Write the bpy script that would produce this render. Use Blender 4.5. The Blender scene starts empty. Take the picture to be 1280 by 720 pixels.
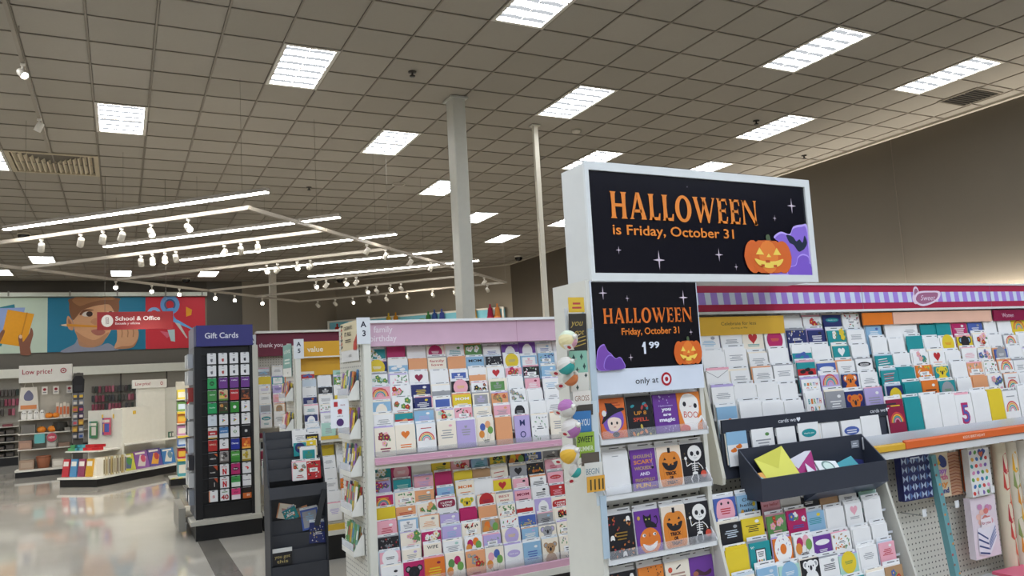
import bpy, math, random
from mathutils import Matrix, Vector, Euler
R = math.radians
C = bpy.context.scene.collection
SC = bpy.context.scene

# ---------------------------------------------------------------- camera
EYE = 1.55
FPX = 962.34
cam_d = bpy.data.cameras.new('camera')
cam = bpy.data.objects.new('camera', cam_d)
C.objects.link(cam)
cam_d.sensor_width = 36.0
cam_d.lens = FPX / 1280 * 36.0
cam_d.clip_start = 0.05
cam_d.clip_end = 200
yaw, pitch, roll = R(27.1075), R(6.2023), R(-3.1895)
f0 = Vector((math.sin(yaw), math.cos(yaw), 0)); r0 = Vector((math.cos(yaw), -math.sin(yaw), 0)); u0 = Vector((0, 0, 1))
fw = f0 * math.cos(pitch) + u0 * math.sin(pitch)
up = -f0 * math.sin(pitch) + u0 * math.cos(pitch)
rt = r0 * math.cos(roll) + up * math.sin(roll)
up2 = -r0 * math.sin(roll) + up * math.cos(roll)
m3 = Matrix((rt, up2, -fw)).transposed()
cam.matrix_world = Matrix.Translation((0, 0, EYE)) @ m3.to_4x4()
SC.camera = cam

# ---------------------------------------------------------------- world, exposure
w = bpy.data.worlds.new('world'); SC.world = w; w.use_nodes = True
w.node_tree.nodes['Background'].inputs[0].default_value = (0.8, 0.85, 0.9, 1)
w.node_tree.nodes['Background'].inputs[1].default_value = 0.05
SC.view_settings.view_transform = 'Standard'
SC.view_settings.look = 'None'
SC.view_settings.gamma = 1.0
SC.view_settings.exposure = 0.88
TROFFER = 12.5      # radiance of the recessed fluorescent lights
LINEAR = 20.0        # radiance of the hung linear lights
COVE = 40.0         # wall-wash strip above the far shelving

# ---------------------------------------------------------------- materials
def lin(h):
    h = h.lstrip('#')
    o = []
    for i in (0, 2, 4):
        c = int(h[i:i+2], 16) / 255
        o.append(c / 12.92 if c <= .04045 else ((c + .055) / 1.055) ** 2.4)
    return (*o, 1)
_m = {}
def M(h, rough=.55, metal=0.0, var=.05, scale=14.0):
    """procedural principled material: one colour with faint noise in tone and gloss"""
    k = (h, rough, metal, var, scale)
    if k in _m: return _m[k]
    m = bpy.data.materials.new('surface_' + h.lstrip('#')); m.use_nodes = True
    nt = m.node_tree; b = nt.nodes['Principled BSDF']
    tc = nt.nodes.new('ShaderNodeTexCoord'); nz = nt.nodes.new('ShaderNodeTexNoise')
    nz.inputs['Scale'].default_value = scale; nz.inputs['Detail'].default_value = 2
    nt.links.new(tc.outputs['Object'], nz.inputs['Vector'])
    mx = nt.nodes.new('ShaderNodeMix'); mx.data_type = 'RGBA'
    c = lin(h)
    mx.inputs[6].default_value = tuple(max(0, x * (1 - var)) for x in c[:3]) + (1,)
    mx.inputs[7].default_value = tuple(min(1, x * (1 + var)) for x in c[:3]) + (1,)
    nt.links.new(nz.outputs['Fac'], mx.inputs[0]); nt.links.new(mx.outputs[2], b.inputs['Base Color'])
    b.inputs['Roughness'].default_value = rough; b.inputs['Metallic'].default_value = metal
    _m[k] = m
    return m
def EM(h, s):
    k = ('e', h, s)
    if k in _m: return _m[k]
    m = bpy.data.materials.new('lamp_' + h.lstrip('#')); m.use_nodes = True
    nt = m.node_tree; nt.nodes.remove(nt.nodes['Principled BSDF'])
    e = nt.nodes.new('ShaderNodeEmission'); e.inputs[0].default_value = lin(h); e.inputs[1].default_value = s
    nt.links.new(e.outputs[0], nt.nodes['Material Output'].inputs[0])
    _m[k] = m
    return m
def glass():
    if 'glass' in _m: return _m['glass']
    m = bpy.data.materials.new('clear_acrylic'); m.use_nodes = True
    nt = m.node_tree; b = nt.nodes['Principled BSDF']
    b.inputs['Base Color'].default_value = (.95, .97, 1, 1); b.inputs['Roughness'].default_value = .08
    tr = nt.nodes.new('ShaderNodeBsdfTransparent'); mx = nt.nodes.new('ShaderNodeMixShader')
    fr = nt.nodes.new('ShaderNodeFresnel'); fr.inputs[0].default_value = 1.45
    ad = nt.nodes.new('ShaderNodeMath'); ad.operation = 'ADD'; ad.inputs[1].default_value = .10
    nt.links.new(fr.outputs[0], ad.inputs[0]); nt.links.new(ad.outputs[0], mx.inputs[0])
    nt.links.new(tr.outputs[0], mx.inputs[1]); nt.links.new(b.outputs[0], mx.inputs[2])
    nt.links.new(mx.outputs[0], nt.nodes['Material Output'].inputs[0])
    _m['glass'] = m
    return m
def floor_mat():
    m = bpy.data.materials.new('polished_floor'); m.use_nodes = True
    nt = m.node_tree; b = nt.nodes['Principled BSDF']
    tc = nt.nodes.new('ShaderNodeTexCoord')
    n1 = nt.nodes.new('ShaderNodeTexNoise'); n1.inputs['Scale'].default_value = 1.1; n1.inputs['Detail'].default_value = 6
    n2 = nt.nodes.new('ShaderNodeTexNoise'); n2.inputs['Scale'].default_value = 90; n2.inputs['Detail'].default_value = 3
    nt.links.new(tc.outputs['Object'], n1.inputs['Vector']); nt.links.new(tc.outputs['Object'], n2.inputs['Vector'])
    a = nt.nodes.new('ShaderNodeMath'); a.operation = 'ADD'
    nt.links.new(n1.outputs['Fac'], a.inputs[0]); nt.links.new(n2.outputs['Fac'], a.inputs[1])
    r = nt.nodes.new('ShaderNodeValToRGB')
    r.color_ramp.elements[0].position = .25; r.color_ramp.elements[0].color = lin('a8a398')
    r.color_ramp.elements[1].position = .8; r.color_ramp.elements[1].color = lin('c4bfb4')
    h = nt.nodes.new('ShaderNodeMath'); h.operation = 'MULTIPLY'; h.inputs[1].default_value = .5
    nt.links.new(a.outputs[0], h.inputs[0]); nt.links.new(h.outputs[0], r.inputs[0])
    nt.links.new(r.outputs[0], b.inputs['Base Color'])
    b.inputs['Roughness'].default_value = .06
    b.inputs['IOR'].default_value = 1.7
    return m
def peg_mat(h='cfc9bb', pitch=.0254, rad=.16):
    """pegboard: a square lattice of small dark holes in a painted board"""
    k = ('peg', h, pitch)
    if k in _m: return _m[k]
    m = bpy.data.materials.new('pegboard'); m.use_nodes = True
    nt = m.node_tree; b = nt.nodes['Principled BSDF']
    tc = nt.nodes.new('ShaderNodeTexCoord'); sp = nt.nodes.new('ShaderNodeSeparateXYZ')
    nt.links.new(tc.outputs['Object'], sp.inputs[0])
    def op(o, a, bb=None):
        n = nt.nodes.new('ShaderNodeMath'); n.operation = o
        for i, x in enumerate((a, bb)):
            if x is None: continue
            if isinstance(x, (int, float)): n.inputs[i].default_value = x
            else: nt.links.new(x, n.inputs[i])
        return n.outputs[0]
    hx = op('ADD', sp.outputs[0], sp.outputs[1])
    def cell(v): return op('SUBTRACT', op('FRACT', op('DIVIDE', v, pitch)), .5)
    u, v = cell(hx), cell(sp.outputs[2])
    d = op('SQRT', op('ADD', op('MULTIPLY', u, u), op('MULTIPLY', v, v)))
    hole = op('LESS_THAN', d, rad)
    mx = nt.nodes.new('ShaderNodeMix'); mx.data_type = 'RGBA'
    mx.inputs[6].default_value = lin(h); mx.inputs[7].default_value = lin('4a463f')
    nt.links.new(hole, mx.inputs[0]); nt.links.new(mx.outputs[2], b.inputs['Base Color'])
    b.inputs['Roughness'].default_value = .5
    _m[k] = m
    return m

# ---------------------------------------------------------------- mesh builder
_txt = {}
def text_mesh(s, bold=0.0, italic=0.0):
    k = (s, bold, italic)
    if k in _txt: return _txt[k]
    cu = bpy.data.curves.new('t', 'FONT'); cu.body = s; cu.size = 1; cu.offset = bold; cu.shear = italic
    cu.resolution_u = 3; cu.align_x = 'LEFT'
    ob = bpy.data.objects.new('t', cu); C.objects.link(ob)
    dg = bpy.context.evaluated_depsgraph_get()
    me = bpy.data.meshes.new_from_object(ob.evaluated_get(dg))
    vs = [(v.co.x, v.co.y) for v in me.vertices]; fs = [tuple(p.vertices) for p in me.polygons]
    bpy.data.objects.remove(ob); bpy.data.curves.remove(cu); bpy.data.meshes.remove(me)
    x0 = min(v[0] for v in vs); x1 = max(v[0] for v in vs)
    vs = [(x - x0, y) for x, y in vs]
    _txt[k] = (vs, fs, x1 - x0)
    return _txt[k]
CAP = .73   # cap height of the built-in face at size 1
class MB:
    def __init__(s):
        s.v = []; s.f = []; s.mi = []; s.sm = []; s.mats = []; s.T = None; s.layer = 0; s.dz = .00012; s.base = .0002; s.O = None
    def mat(s, m):
        if isinstance(m, str): m = M(m)
        if m not in s.mats: s.mats.append(m)
        return s.mats.index(m)
    def add(s, pts, faces, m, smooth=False):
        o = len(s.v); i = s.mat(m)
        for p in pts:
            p = Vector(p)
            s.v.append(s.T @ p if s.T else p)
        for f in faces:
            s.f.append(tuple(o + a for a in f)); s.mi.append(i); s.sm.append(smooth)
    def box(s, x0, x1, y0, y1, z0, z1, m):
        p = [(x0,y0,z0),(x1,y0,z0),(x1,y1,z0),(x0,y1,z0),(x0,y0,z1),(x1,y0,z1),(x1,y1,z1),(x0,y1,z1)]
        s.add(p, [(0,3,2,1),(4,5,6,7),(0,1,5,4),(1,2,6,5),(2,3,7,6),(3,0,4,7)], m)
        return s
    def prism(s, prof, a0, a1, m, axis='x'):
        """profile of 2D points extruded along an axis: x -> (y,z), y -> (x,z), z -> (x,y)"""
        n = len(prof)
        def P(a, q): return {'x': (a, q[0], q[1]), 'y': (q[0], a, q[1]), 'z': (q[0], q[1], a)}[axis]
        pts = [P(a0, q) for q in prof] + [P(a1, q) for q in prof]
        fs = [tuple(range(n))[::-1], tuple(range(n, 2*n))] + [(i, (i+1) % n, n + (i+1) % n, n + i) for i in range(n)]
        s.add(pts, fs, m); return s
    def tube(s, p0, p1, r, m, n=8, r1=None, caps=True, smooth=True):
        p0, p1 = Vector(p0), Vector(p1); d = (p1 - p0).normalized()
        a = Vector((0,0,1)) if abs(d.z) < .9 else Vector((1,0,0))
        x = d.cross(a).normalized(); y = d.cross(x); r1 = r if r1 is None else r1
        pts = [p0 + (x*math.cos(t)+y*math.sin(t))*r for t in [2*math.pi*i/n for i in range(n)]]
        pts += [p1 + (x*math.cos(t)+y*math.sin(t))*r1 for t in [2*math.pi*i/n for i in range(n)]]
        s.add(pts, [(i, n+i, n+(i+1) % n, (i+1) % n) for i in range(n)], m, smooth)
        if caps: s.add(pts[:n], [tuple(range(n))], m); s.add(pts[n:], [tuple(range(n))[::-1]], m)
        return s
    def lathe(s, prof, m, c=(0,0,0), n=16, smooth=True, seg=None):
        """profile (r,z) about the z axis; seg(i) may give a material per gore"""
        c = Vector(c); k = len(prof)
        for i in range(n):
            t0, t1 = 2*math.pi*i/n, 2*math.pi*(i+1)/n
            pts = [c + Vector((r*math.cos(t), r*math.sin(t), z)) for t in (t0, t1) for r, z in prof]
            s.add(pts, [(j, k+j, k+j+1, j+1) for j in range(k-1)], seg(i) if seg else m, smooth)
        return s
    # ---- flat print on the face that looks to -Y (u to the right, v up); each mark lies a hair above the last
    def at(s, x, y, z): s.O = Vector((x, y, z)); s.layer = 0; return s
    def P(s, pts, col):
        o = s.O or Vector((0,0,0)); d = s.base + s.dz * s.layer; s.layer += 1
        a = sum(pts[i][0]*pts[(i+1) % len(pts)][1] - pts[(i+1) % len(pts)][0]*pts[i][1] for i in range(len(pts)))
        if a < 0: pts = pts[::-1]
        s.add([o + Vector((u, -d, v)) for u, v in pts], [tuple(range(len(pts)))], col); return s
    def rect(s, u0, u1, v0, v1, col): return s.P([(u0,v0),(u1,v0),(u1,v1),(u0,v1)], col)
    def ell(s, u, v, a, b, col, n=18, rot=0):
        c_, s_ = math.cos(rot), math.sin(rot)
        return s.P([(u + a*math.cos(t)*c_ - b*math.sin(t)*s_, v + a*math.cos(t)*s_ + b*math.sin(t)*c_) for t in [2*math.pi*i/n for i in range(n)]], col)
    def ring(s, u, v, r0, r1, col, a0=0, a1=360, n=20, sy=1):
        o = s.O or Vector((0,0,0)); d = s.base + s.dz * s.layer; s.layer += 1
        pts = []
        for i in range(n+1):
            t = R(a0 + (a1-a0)*i/n)
            pts += [o+Vector((u+r0*math.cos(t), -d, v+sy*r0*math.sin(t))), o+Vector((u+r1*math.cos(t), -d, v+sy*r1*math.sin(t)))]
        s.add(pts, [(2*i, 2*i+1, 2*i+3, 2*i+2) for i in range(n)], col); return s
    def star(s, u, v, r, col, k=.16, n=4, sx=.75):
        pts = []
        for i in range(2*n):
            q = r if i % 2 == 0 else r*k
            t = math.pi/2 + math.pi*i/n
            pts.append((u + sx*q*math.cos(t), v + q*math.sin(t)))
        return s.P(pts, col)
    def heart(s, u, v, r, col):
        pts = []
        for i in range(18):
            t = 2*math.pi*i/18
            pts.append((u + r*math.sin(t)**3, v + r*(.81*math.cos(t) - .31*math.cos(2*t) - .12*math.cos(3*t) - .06*math.cos(4*t))))
        return s.P(pts, col)
    def blob(s, pts, col, k=4):
        """smooth closed outline through the points (Catmull-Rom)"""
        n = len(pts); out = []
        for i in range(n):
            p0, p1, p2, p3 = pts[i-1], pts[i], pts[(i+1) % n], pts[(i+2) % n]
            for j in range(k):
                t = j/k
                out.append(tuple(.5*((2*p1[a]) + (-p0[a]+p2[a])*t + (2*p0[a]-5*p1[a]+4*p2[a]-p3[a])*t*t + (-p0[a]+3*p1[a]-3*p2[a]+p3[a])*t**3) for a in (0, 1)))
        return s.P(out, col)
    def stroke(s, pts, wd, col):
        for (x0, y0), (x1, y1) in zip(pts[:-1], pts[1:]):
            L = math.hypot(x1-x0, y1-y0) or 1; nx, ny = -(y1-y0)/L*wd/2, (x1-x0)/L*wd/2
            s.P([(x0+nx,y0+ny),(x1+nx,y1+ny),(x1-nx,y1-ny),(x0-nx,y0-ny)], col); s.layer -= 1
        s.layer += 1
        return s
    def text(s, t, u, v, h, col, al='c', bold=.0, w=None, italic=0.0, rot=0.0):
        """lettering: cap height h, baseline v; w squeezes it to a width"""
        vs, fs, L = text_mesh(t, bold, italic); k = h / CAP; kx = k if w is None else w / L
        x0 = {'c': -L*kx/2, 'l': 0, 'r': -L*kx}[al]
        o = s.O or Vector((0,0,0)); d = s.base + s.dz * s.layer; s.layer += 1
        cr, sr = math.cos(rot), math.sin(rot)
        s.add([o + Vector((u + (x0+x*kx)*cr - y*k*sr, -d, v + (x0+x*kx)*sr + y*k*cr)) for x, y in vs], fs, col); return s
    def lines(s, u, v, wd, h, n, col, rng):
        """a few bars of unreadably small print"""
        for i in range(n):
            q = wd*(.55+.45*rng.random())/2; y = v + h*(n-1-i)
            s.rect(u-q, u+q, y, y+h*.45, col); s.layer -= 1
        s.layer += 1
        return s
    def mesh(s, name):
        me = bpy.data.meshes.new(name); me.from_pydata([tuple(v) for v in s.v], [], s.f)
        for m in s.mats: me.materials.append(m)
        me.polygons.foreach_set('material_index', s.mi); me.polygons.foreach_set('use_smooth', s.sm)
        me.update(); return me
    def build(s, name, parent=None, loc=None, rot=None, **kw):
        return ob(name, s.mesh(name), parent, loc, rot, **kw)
def ob(name, me, parent=None, loc=None, rot=None, label=None, cat=None, group=None, kind=None):
    o = bpy.data.objects.new(name, me); C.objects.link(o)
    if parent: o.parent = parent
    if loc: o.location = loc
    if rot: o.rotation_euler = rot
    if label: o['label'] = label
    if cat: o['category'] = cat
    if group: o['group'] = group
    if kind: o['kind'] = kind
    return o
def thing(name, label, cat, loc=(0,0,0), rotz=0.0, group=None, rot=None):
    return ob(name, None, None, loc, rot or (0,0,rotz), label, cat, group)
def box1(name, dims, m, parent=None, **kw): return MB().box(*dims, m).build(name, parent, **kw)
ORD = ['first','second','third','fourth','fifth','sixth','seventh','eighth','ninth','tenth','eleventh','twelfth','thirteenth','fourteenth','fifteenth','sixteenth']

# ---------------------------------------------------------------- the room
H = 5.12
T = .6096
GX, GY = -.2963, 7.9427          # a corner of the ceiling grid
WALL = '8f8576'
fl = MB(); fl.box(-14, 11.6, -7, 27.4, -.1, 0, floor_mat()); floor = fl.build('floor', kind='structure')
st = MB(); st.box(.70, .90, 3.0, 26.8, .0002, .0012, M('6e6a62', .2)); st.build('dark_stripe', floor)
wm = M(WALL, .8, var=.03, scale=3)
def wall(name, *d, m=wm): return MB().box(*d, m).build(name, kind='structure')
wb = wall('wall_back', -14, 6.9, 27.4, 27.6, 0, H)
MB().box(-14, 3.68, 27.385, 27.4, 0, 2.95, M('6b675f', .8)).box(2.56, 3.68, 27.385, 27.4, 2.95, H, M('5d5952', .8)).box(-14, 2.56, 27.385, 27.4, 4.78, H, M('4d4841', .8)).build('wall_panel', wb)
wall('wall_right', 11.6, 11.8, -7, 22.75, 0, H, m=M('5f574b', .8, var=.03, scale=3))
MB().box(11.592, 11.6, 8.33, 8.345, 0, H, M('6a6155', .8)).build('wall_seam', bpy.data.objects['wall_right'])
wall('wall_left', -14.2, -14, -7, 27.6, 0, H)
wall('wall_front', -14, 11.8, -7.2, -7, 0, H)
dg = MB(); dg.prism([(6.9,27.4),(11.6,22.7),(11.8,22.9),(11.8,27.6),(6.9,27.6)], 0, H, wm, 'z'); dg.build('wall_corner', kind='structure')
# ceiling: deck above, tee grid, lay-in tiles
ceil = MB().box(-14, 11.8, -7.2, 27.6, H+.03, H+.2, M('6b6458', .9)).build('ceiling', kind='structure')
i0, i1 = -23, 20; j0, j1 = -24, 32
tee = MB(); tm = M('857c6f', .6)  # darker taupe than the beige tees, standing in for shadow at the reveals
for i in range(i0, i1+1): tee.box(GX+i*T-.009, GX+i*T+.009, -7, 27.4, H-.004, H+.004, tm)
for j in range(j0, j1+1): tee.box(-14, 11.6, GY+j*T-.008, GY+j*T+.008, H-.0035, H+.004, tm)
tee.build('ceiling_grid', ceil)
LIGHTS = [(0,5),(3,1),(6,-3),(6,5),(9,1),(9,9),(12,13),(15,17),(12,5),(16,5),(16,13),(12,-3),(15,1),(16,-3),(-3,25),(-3,9),(0,29),(4,29),(-5,29)]
seen = set(LIGHTS)
for k in range(-7, 6):             # the same pattern goes on outside the picture, plus added fill rows
    for q in range(-3, 4):
        c, r = 3*k, (8*q + (5 if k % 2 == 0 else 1))
        if r <= -9 and c >= -6: LIGHTS.append((c, r-4))  # extra unseen rows added behind the camera to brighten the front faces
        if r <= -7 or (c < -3 and r < 28) or (c == -3 and r < 5): LIGHTS.append((c, r)) if (c, r) not in seen else None
LIGHTS = [(c, r) for c, r in LIGHTS if -13.5 < GX+c*T and GX+(c+1)*T < 11.5 and -6.5 < GY+(r-1)*T and GY+(r+1)*T < 27.3]
occ = {(c, r-1) for c, r in LIGHTS} | {(c, r) for c, r in LIGHTS}
VENT = {(-2, 8), (-1, 8), (-2, 9), (-1, 9)}
def project(p):
    q = m3.transposed() @ (Vector(p) - Vector((0, 0, EYE)))
    return (640 + FPX*q.x/-q.z, 360 - FPX*q.y/-q.z, -q.z) if q.z < -.1 else (1e6, 1e6, -1)
tile_m = [M('9d968a', .9, var=.04, scale=40), M('9a9387', .9, var=.04, scale=40), M('a0998d', .9, var=.04, scale=40)]
def tile_mesh(m):
    b = MB(); a, z = T/2-.014, H+.012
    b.add([(-a,-a,.006),(a,-a,.006),(a,a,.006),(-a,a,.006),(-a-.006,-a-.006,.02),(a+.006,-a-.006,.02),(a+.006,a+.006,.02),(-a-.006,a+.006,.02)],
          [(3,2,1,0),(0,1,5,4),(1,2,6,5),(2,3,7,6),(3,0,4,7)], m)
    return b.mesh('ceiling_tile')
tms = [tile_mesh(m) for m in tile_m]
cells = []
for i in range(i0, i1):
    for j in range(j0, j1):
        if (i, j) in occ or (i, j) in VENT: continue
        p = (GX+(i+.5)*T, GY+(j+.5)*T, H)
        if p[0] > 11.6 or p[0] < -14 or p[1] > 27.4 or p[1] < -7: continue
        x, y, d = project(p)
        cells.append(((d if (d > 0 and -30 < x < 1310 and -30 < y < 400) else 1e5 + abs(d)), i, j, p))
cells.sort()
rng = random.Random(5)
for d, i, j, p in cells[:300]:
    ob('ceiling_tile', tms[rng.randrange(3)], ceil, p)
rest = MB(); a = T/2-.014
for d, i, j, p in cells[300:]:
    x, y, z = p
    rest.add([(x-a,y-a,z+.006),(x+a,y-a,z+.006),(x+a,y+a,z+.006),(x-a,y+a,z+.006),(x-a-.006,y-a-.006,z+.02),(x+a+.006,y-a-.006,z+.02),(x+a+.006,y+a+.006,z+.02),(x-a-.006,y+a+.006,z+.02)],
             [(3,2,1,0),(0,1,5,4),(1,2,6,5),(2,3,7,6),(3,0,4,7)], tile_m[rng.randrange(3)])
rest.build('distant_tiles', ceil, kind='stuff')
# perimeter trim along the right wall and the diagonal wall
MB().box(11.52, 11.6, -7, 22.75, H-.03, H+.004, M('b9b1a2', .7)).build('trim_1', kind='structure')
tr = MB(); tr.T = Matrix.Translation((6.9, 27.4, 0)) @ Matrix.Rotation(R(-45), 4, 'Z'); tr.box(0, 6.65, -.07, 0, H-.03, H+.004, M('b9b1a2', .7)); tr.build('trim_2', kind='structure')
# ---------------------------------------------------------------- recessed lights
LW = 'fbfdff'
fr = MB()
for (a0,a1,b0,b1) in ((-.30,.30,-.605,-.565),(-.30,.30,.565,.605),(-.30,-.262,-.565,.565),(.262,.30,-.565,.565)):
    fr.box(a0,a1,b0,b1,-.004,.03, M('c9c4b8', .5))
fr_me = fr.mesh('frame')
df = MB(); df.add([(-.262,-.565,.02),(.262,-.565,.02),(.262,.565,.02),(-.262,.565,.02)], [(3,2,1,0)], EM(LW, TROFFER)); df_me = df.mesh('diffuser')
df = MB(); df.add([(-.262,-.565,.02),(.262,-.565,.02),(.262,.565,.02),(-.262,.565,.02)], [(3,2,1,0)], EM('dce8fa', TROFFER*1.12)); dfo_me = df.mesh('diffuser')   # unseen near lights made cooler and stronger to brighten the kids rack
bf = MB(); bm_ = EM('e4e9ee', .40)  # weak emission stands in for tube light passing through the translucent baffle
for cx in (-.131, .131):
    for k in range(6):
        y = -.47 + k*.188
        bf.add([(cx-.125,y-.03,.013),(cx-.05,y-.045,.012),(cx+.05,y-.045,.012),(cx+.125,y-.03,.013),(cx+.125,y+.045,.013),(cx+.05,y+.028,.009),(cx-.05,y+.028,.009),(cx-.125,y+.045,.013)], [(0,1,6,7),(1,2,5,6),(2,3,4,5),(7,6,1,0),(6,5,2,1),(5,4,3,2)], bm_)
        bf.add([(cx-.128,y+.07,.013),(cx-.03,y+.052,.010),(cx+.03,y+.052,.010),(cx+.128,y+.07,.013),(cx+.03,y+.062,.010),(cx-.03,y+.062,.010)], [(0,1,2,3,4,5),(5,4,3,2,1,0)], bm_)
bf_me = bf.mesh('baffle')
dv = MB().box(-.004,.004,-.565,.565,.004,.018, M('d5d5d2', .5)); dv_me = dv.mesh('divider')
LN = {(0,5):'white recessed fluorescent ceiling light nearest the square air vent',
 (3,1):'bright recessed light in the near ceiling, left of the square column',
 (6,-3):'large recessed light cut off by the top edge of the photo',
 (6,5):'recessed ceiling light just left of the head of the square column',
 (9,1):'recessed ceiling light just above the head of the thin pole',
 (9,9):'recessed light half hidden behind the square column on its left',
 (12,13):'recessed light just right of the square column, upper of two',
 (15,17):'recessed light just right of the square column, lower of two',
 (12,5):'recessed light peeking out over the top left of the Halloween sign',
 (16,5):'recessed light peeking out over the middle of the Halloween sign',
 (16,13):'small recessed light between the thin pole and the Halloween sign',
 (12,-3):'long recessed light, upper of the two nearest the right, above the sign star',
 (15,1):'recessed light above the right end of the Halloween sign',
 (16,-3):'recessed light furthest right, beside the small dark return air grille',
 (-3,25):'far recessed light behind the hung spotlight tracks at the left',
 (-3,9):'recessed light cut off by the left edge beside the air vent',
 (0,29):'far recessed light near the back wall above the boy poster',
 (4,29):'far recessed light near the back wall above the scissors poster',
 (-5,29):'far recessed light at the left edge above the folder poster'}
def troffer(c, r):
    lab = LN.get((c, r), 'unseen ceiling light outside the picture, of the continued pattern and added fill')
    g = 'recessed ceiling lights' if (c, r) in LN else 'ceiling lights outside the picture'
    t = thing('ceiling_light', lab, 'ceiling light', (GX+(c+.5)*T, GY+r*T, H), 0, g)
    ob('frame', fr_me, t); ob('diffuser', df_me if (c, r) in LN or r > 0 else dfo_me, t)
    if (c, r) in LN:
        ob('baffle', bf_me, t); ob('divider', dv_me, t)
for c, r in LIGHTS: troffer(c, r)

# ---------------------------------------------------------------- air vents, domes, sprinklers
t = thing('air_vent', 'large square ceiling air vent with angled louvres at upper left', 'air vent', (GX-T, GY+9*T, H))
vm = M('b5a88e', .6)
b = MB()
for d in ((-.60,.60,-.60,-.54),(-.60,.60,.54,.60),(-.60,-.54,-.54,.54),(.54,.60,-.54,.54)): b.box(*d,-.012,.03, vm)
b.build('frame', t)
box1('duct', (-.54,.54,-.54,.54,.16,.18), M('1c1a17', .9), t)
lou = M('c9bca2', .6)
for k in range(15):
    x = -.49 + k*.07
    y0 = -.53 + max(0, .50 - abs(x)*1.0)          # a dark triangle is left open on the near side
    b = MB(); b.add([(x-.030,y0,-.005),(x-.030,.53,-.005),(x+.012,.53,.03),(x+.012,y0,.03),(x-.012,y0,-.005),(x-.012,.53,-.005),(x+.018,.53,.03),(x+.018,y0,.03)],
          [(0,1,2,3),(7,6,5,4),(0,3,7,4),(1,5,6,2),(0,4,5,1),(3,2,6,7)], lou); b.build('louver', t)
t = thing('air_vent', 'small dark return air grille in the ceiling at upper right', 'air vent', (10.92, 6.53, H))
b = MB()
for d in ((-.30,.30,-.30,-.27),(-.30,.30,.27,.30),(-.30,-.27,-.27,.27),(.27,.30,-.27,.27)): b.box(*d,-.012,.004, M('8d8577', .6))
b.build('frame', t); box1('duct', (-.27,.27,-.27,.27,.002,.004), M('1f1d1a', .9), t)
for k in range(9): box1('louver', (-.27,.27,-.245+k*.06,-.225+k*.06,-.01,.001), M('4a443b', .6), t)
def dome(x, y, lab):
    t = thing('security_camera', lab, 'security camera', (x, y, H), 0, 'dome security cameras')
    MB().lathe([(0,0),(.13,0),(.13,-.05),(0,-.05)], M('c9c2b4', .5), n=14).build('base', t)
    MB().lathe([(.12,-.05),(.11,-.1),(.075,-.145),(0,-.165)], M('0d0d0f', .08), n=14).build('dome', t)
dome(-1.87, 19.34, 'black dome camera beside the left end of the nearest linear light')
dome(1.87, 26.6, 'black dome camera on the far ceiling above the scissors poster')
dome(11.04, 21.0, 'black dome camera near the corner right of the square column')
dome(6.8, 26.4, 'black dome camera on the far ceiling left of the square column')
def sprinkler(x, y, lab):
    t = thing('fire_sprinkler', lab, 'sprinkler', (x, y, H), 0, 'ceiling sprinkler heads')
    MB().lathe([(0,0),(.05,0),(.045,-.012),(0,-.012)], M('3a362f', .4), n=10).build('escutcheon', t)
    MB().lathe([(0,-.012),(.012,-.012),(.012,-.045),(.035,-.048),(.035,-.056),(0,-.056)], M('201d1a', .4), n=8).build('head', t)
sprinkler(3.06, 8.24, 'dark sprinkler head in the ceiling just left of the square column head')
sprinkler(3.08, 13.96, 'small dark sprinkler head above the crossing of the hung light tracks')
sprinkler(8.58, 8.35, 'dark sprinkler head beside the light above the Halloween sign right end')
sprinkler(10.95, 9.6, 'dark sprinkler head close under the top of the right wall')
t = thing('smoke_detector', 'pale round smoke detector in the ceiling right of the thin pole', 'smoke detector', (6.14, 9.58, H))
MB().lathe([(0,0),(.07,0),(.06,-.035),(0,-.04)], M('c6bfb0', .6), n=12).build('housing', t)
t = thing('ceiling_speaker', 'pale round ceiling speaker left of the square column below a light', 'speaker', (4.60, 13.35, H))
MB().lathe([(.0,-.004),(.10,-.004)], M('8d8578', .7), n=14).build('grille', t); MB().lathe([(.10,.0),(.13,0),(.13,-.008),(.10,-.008)], M('bdb5a7', .6), n=14).build('rim', t)

# ---------------------------------------------------------------- columns
def column(name, lab, x0, x1, y0, y1, col, z0=0):
    t = thing(name, lab, 'column', ((x0+x1)/2, (y0+y1)/2, 0))
    a, c = (x1-x0)/2, (y1-y0)/2
    ch = .012
    MB().prism([(-a+ch,-c),(a-ch,-c),(a,-c+ch),(a,c-ch),(a-ch,c),(-a+ch,c),(-a,c-ch),(-a,-c+ch)], 0, H-.03, M(col, .5), 'z').build('shaft', t)
    MB().box(-a-.03,a+.03,-c-.03,c+.03,H-.03,H-.006, M(col, .5)).build('collar', t)
column('support_column', 'square grey painted column rising behind the family birthday rack to the ceiling', 3.80, 3.975, 8.8, 9.03, 'bdbcb2')
column('support_column', 'far white square column standing beyond the thank you rack', 4.0, 4.2, 23.8, 24.0, 'd8d3c6')
t = thing('service_pole', 'thin white power pole between the square column and the Halloween sign', 'pole', (5.41, 9.55, 0))
MB().box(-.035,.035,-.03,.03,0,H-.02, M('cfcaba', .5)).build('shaft', t)
MB().box(-.07,.07,-.06,.06,H-.02,H-.006, M('cfcaba', .5)).build('ceiling_plate', t)

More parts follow.
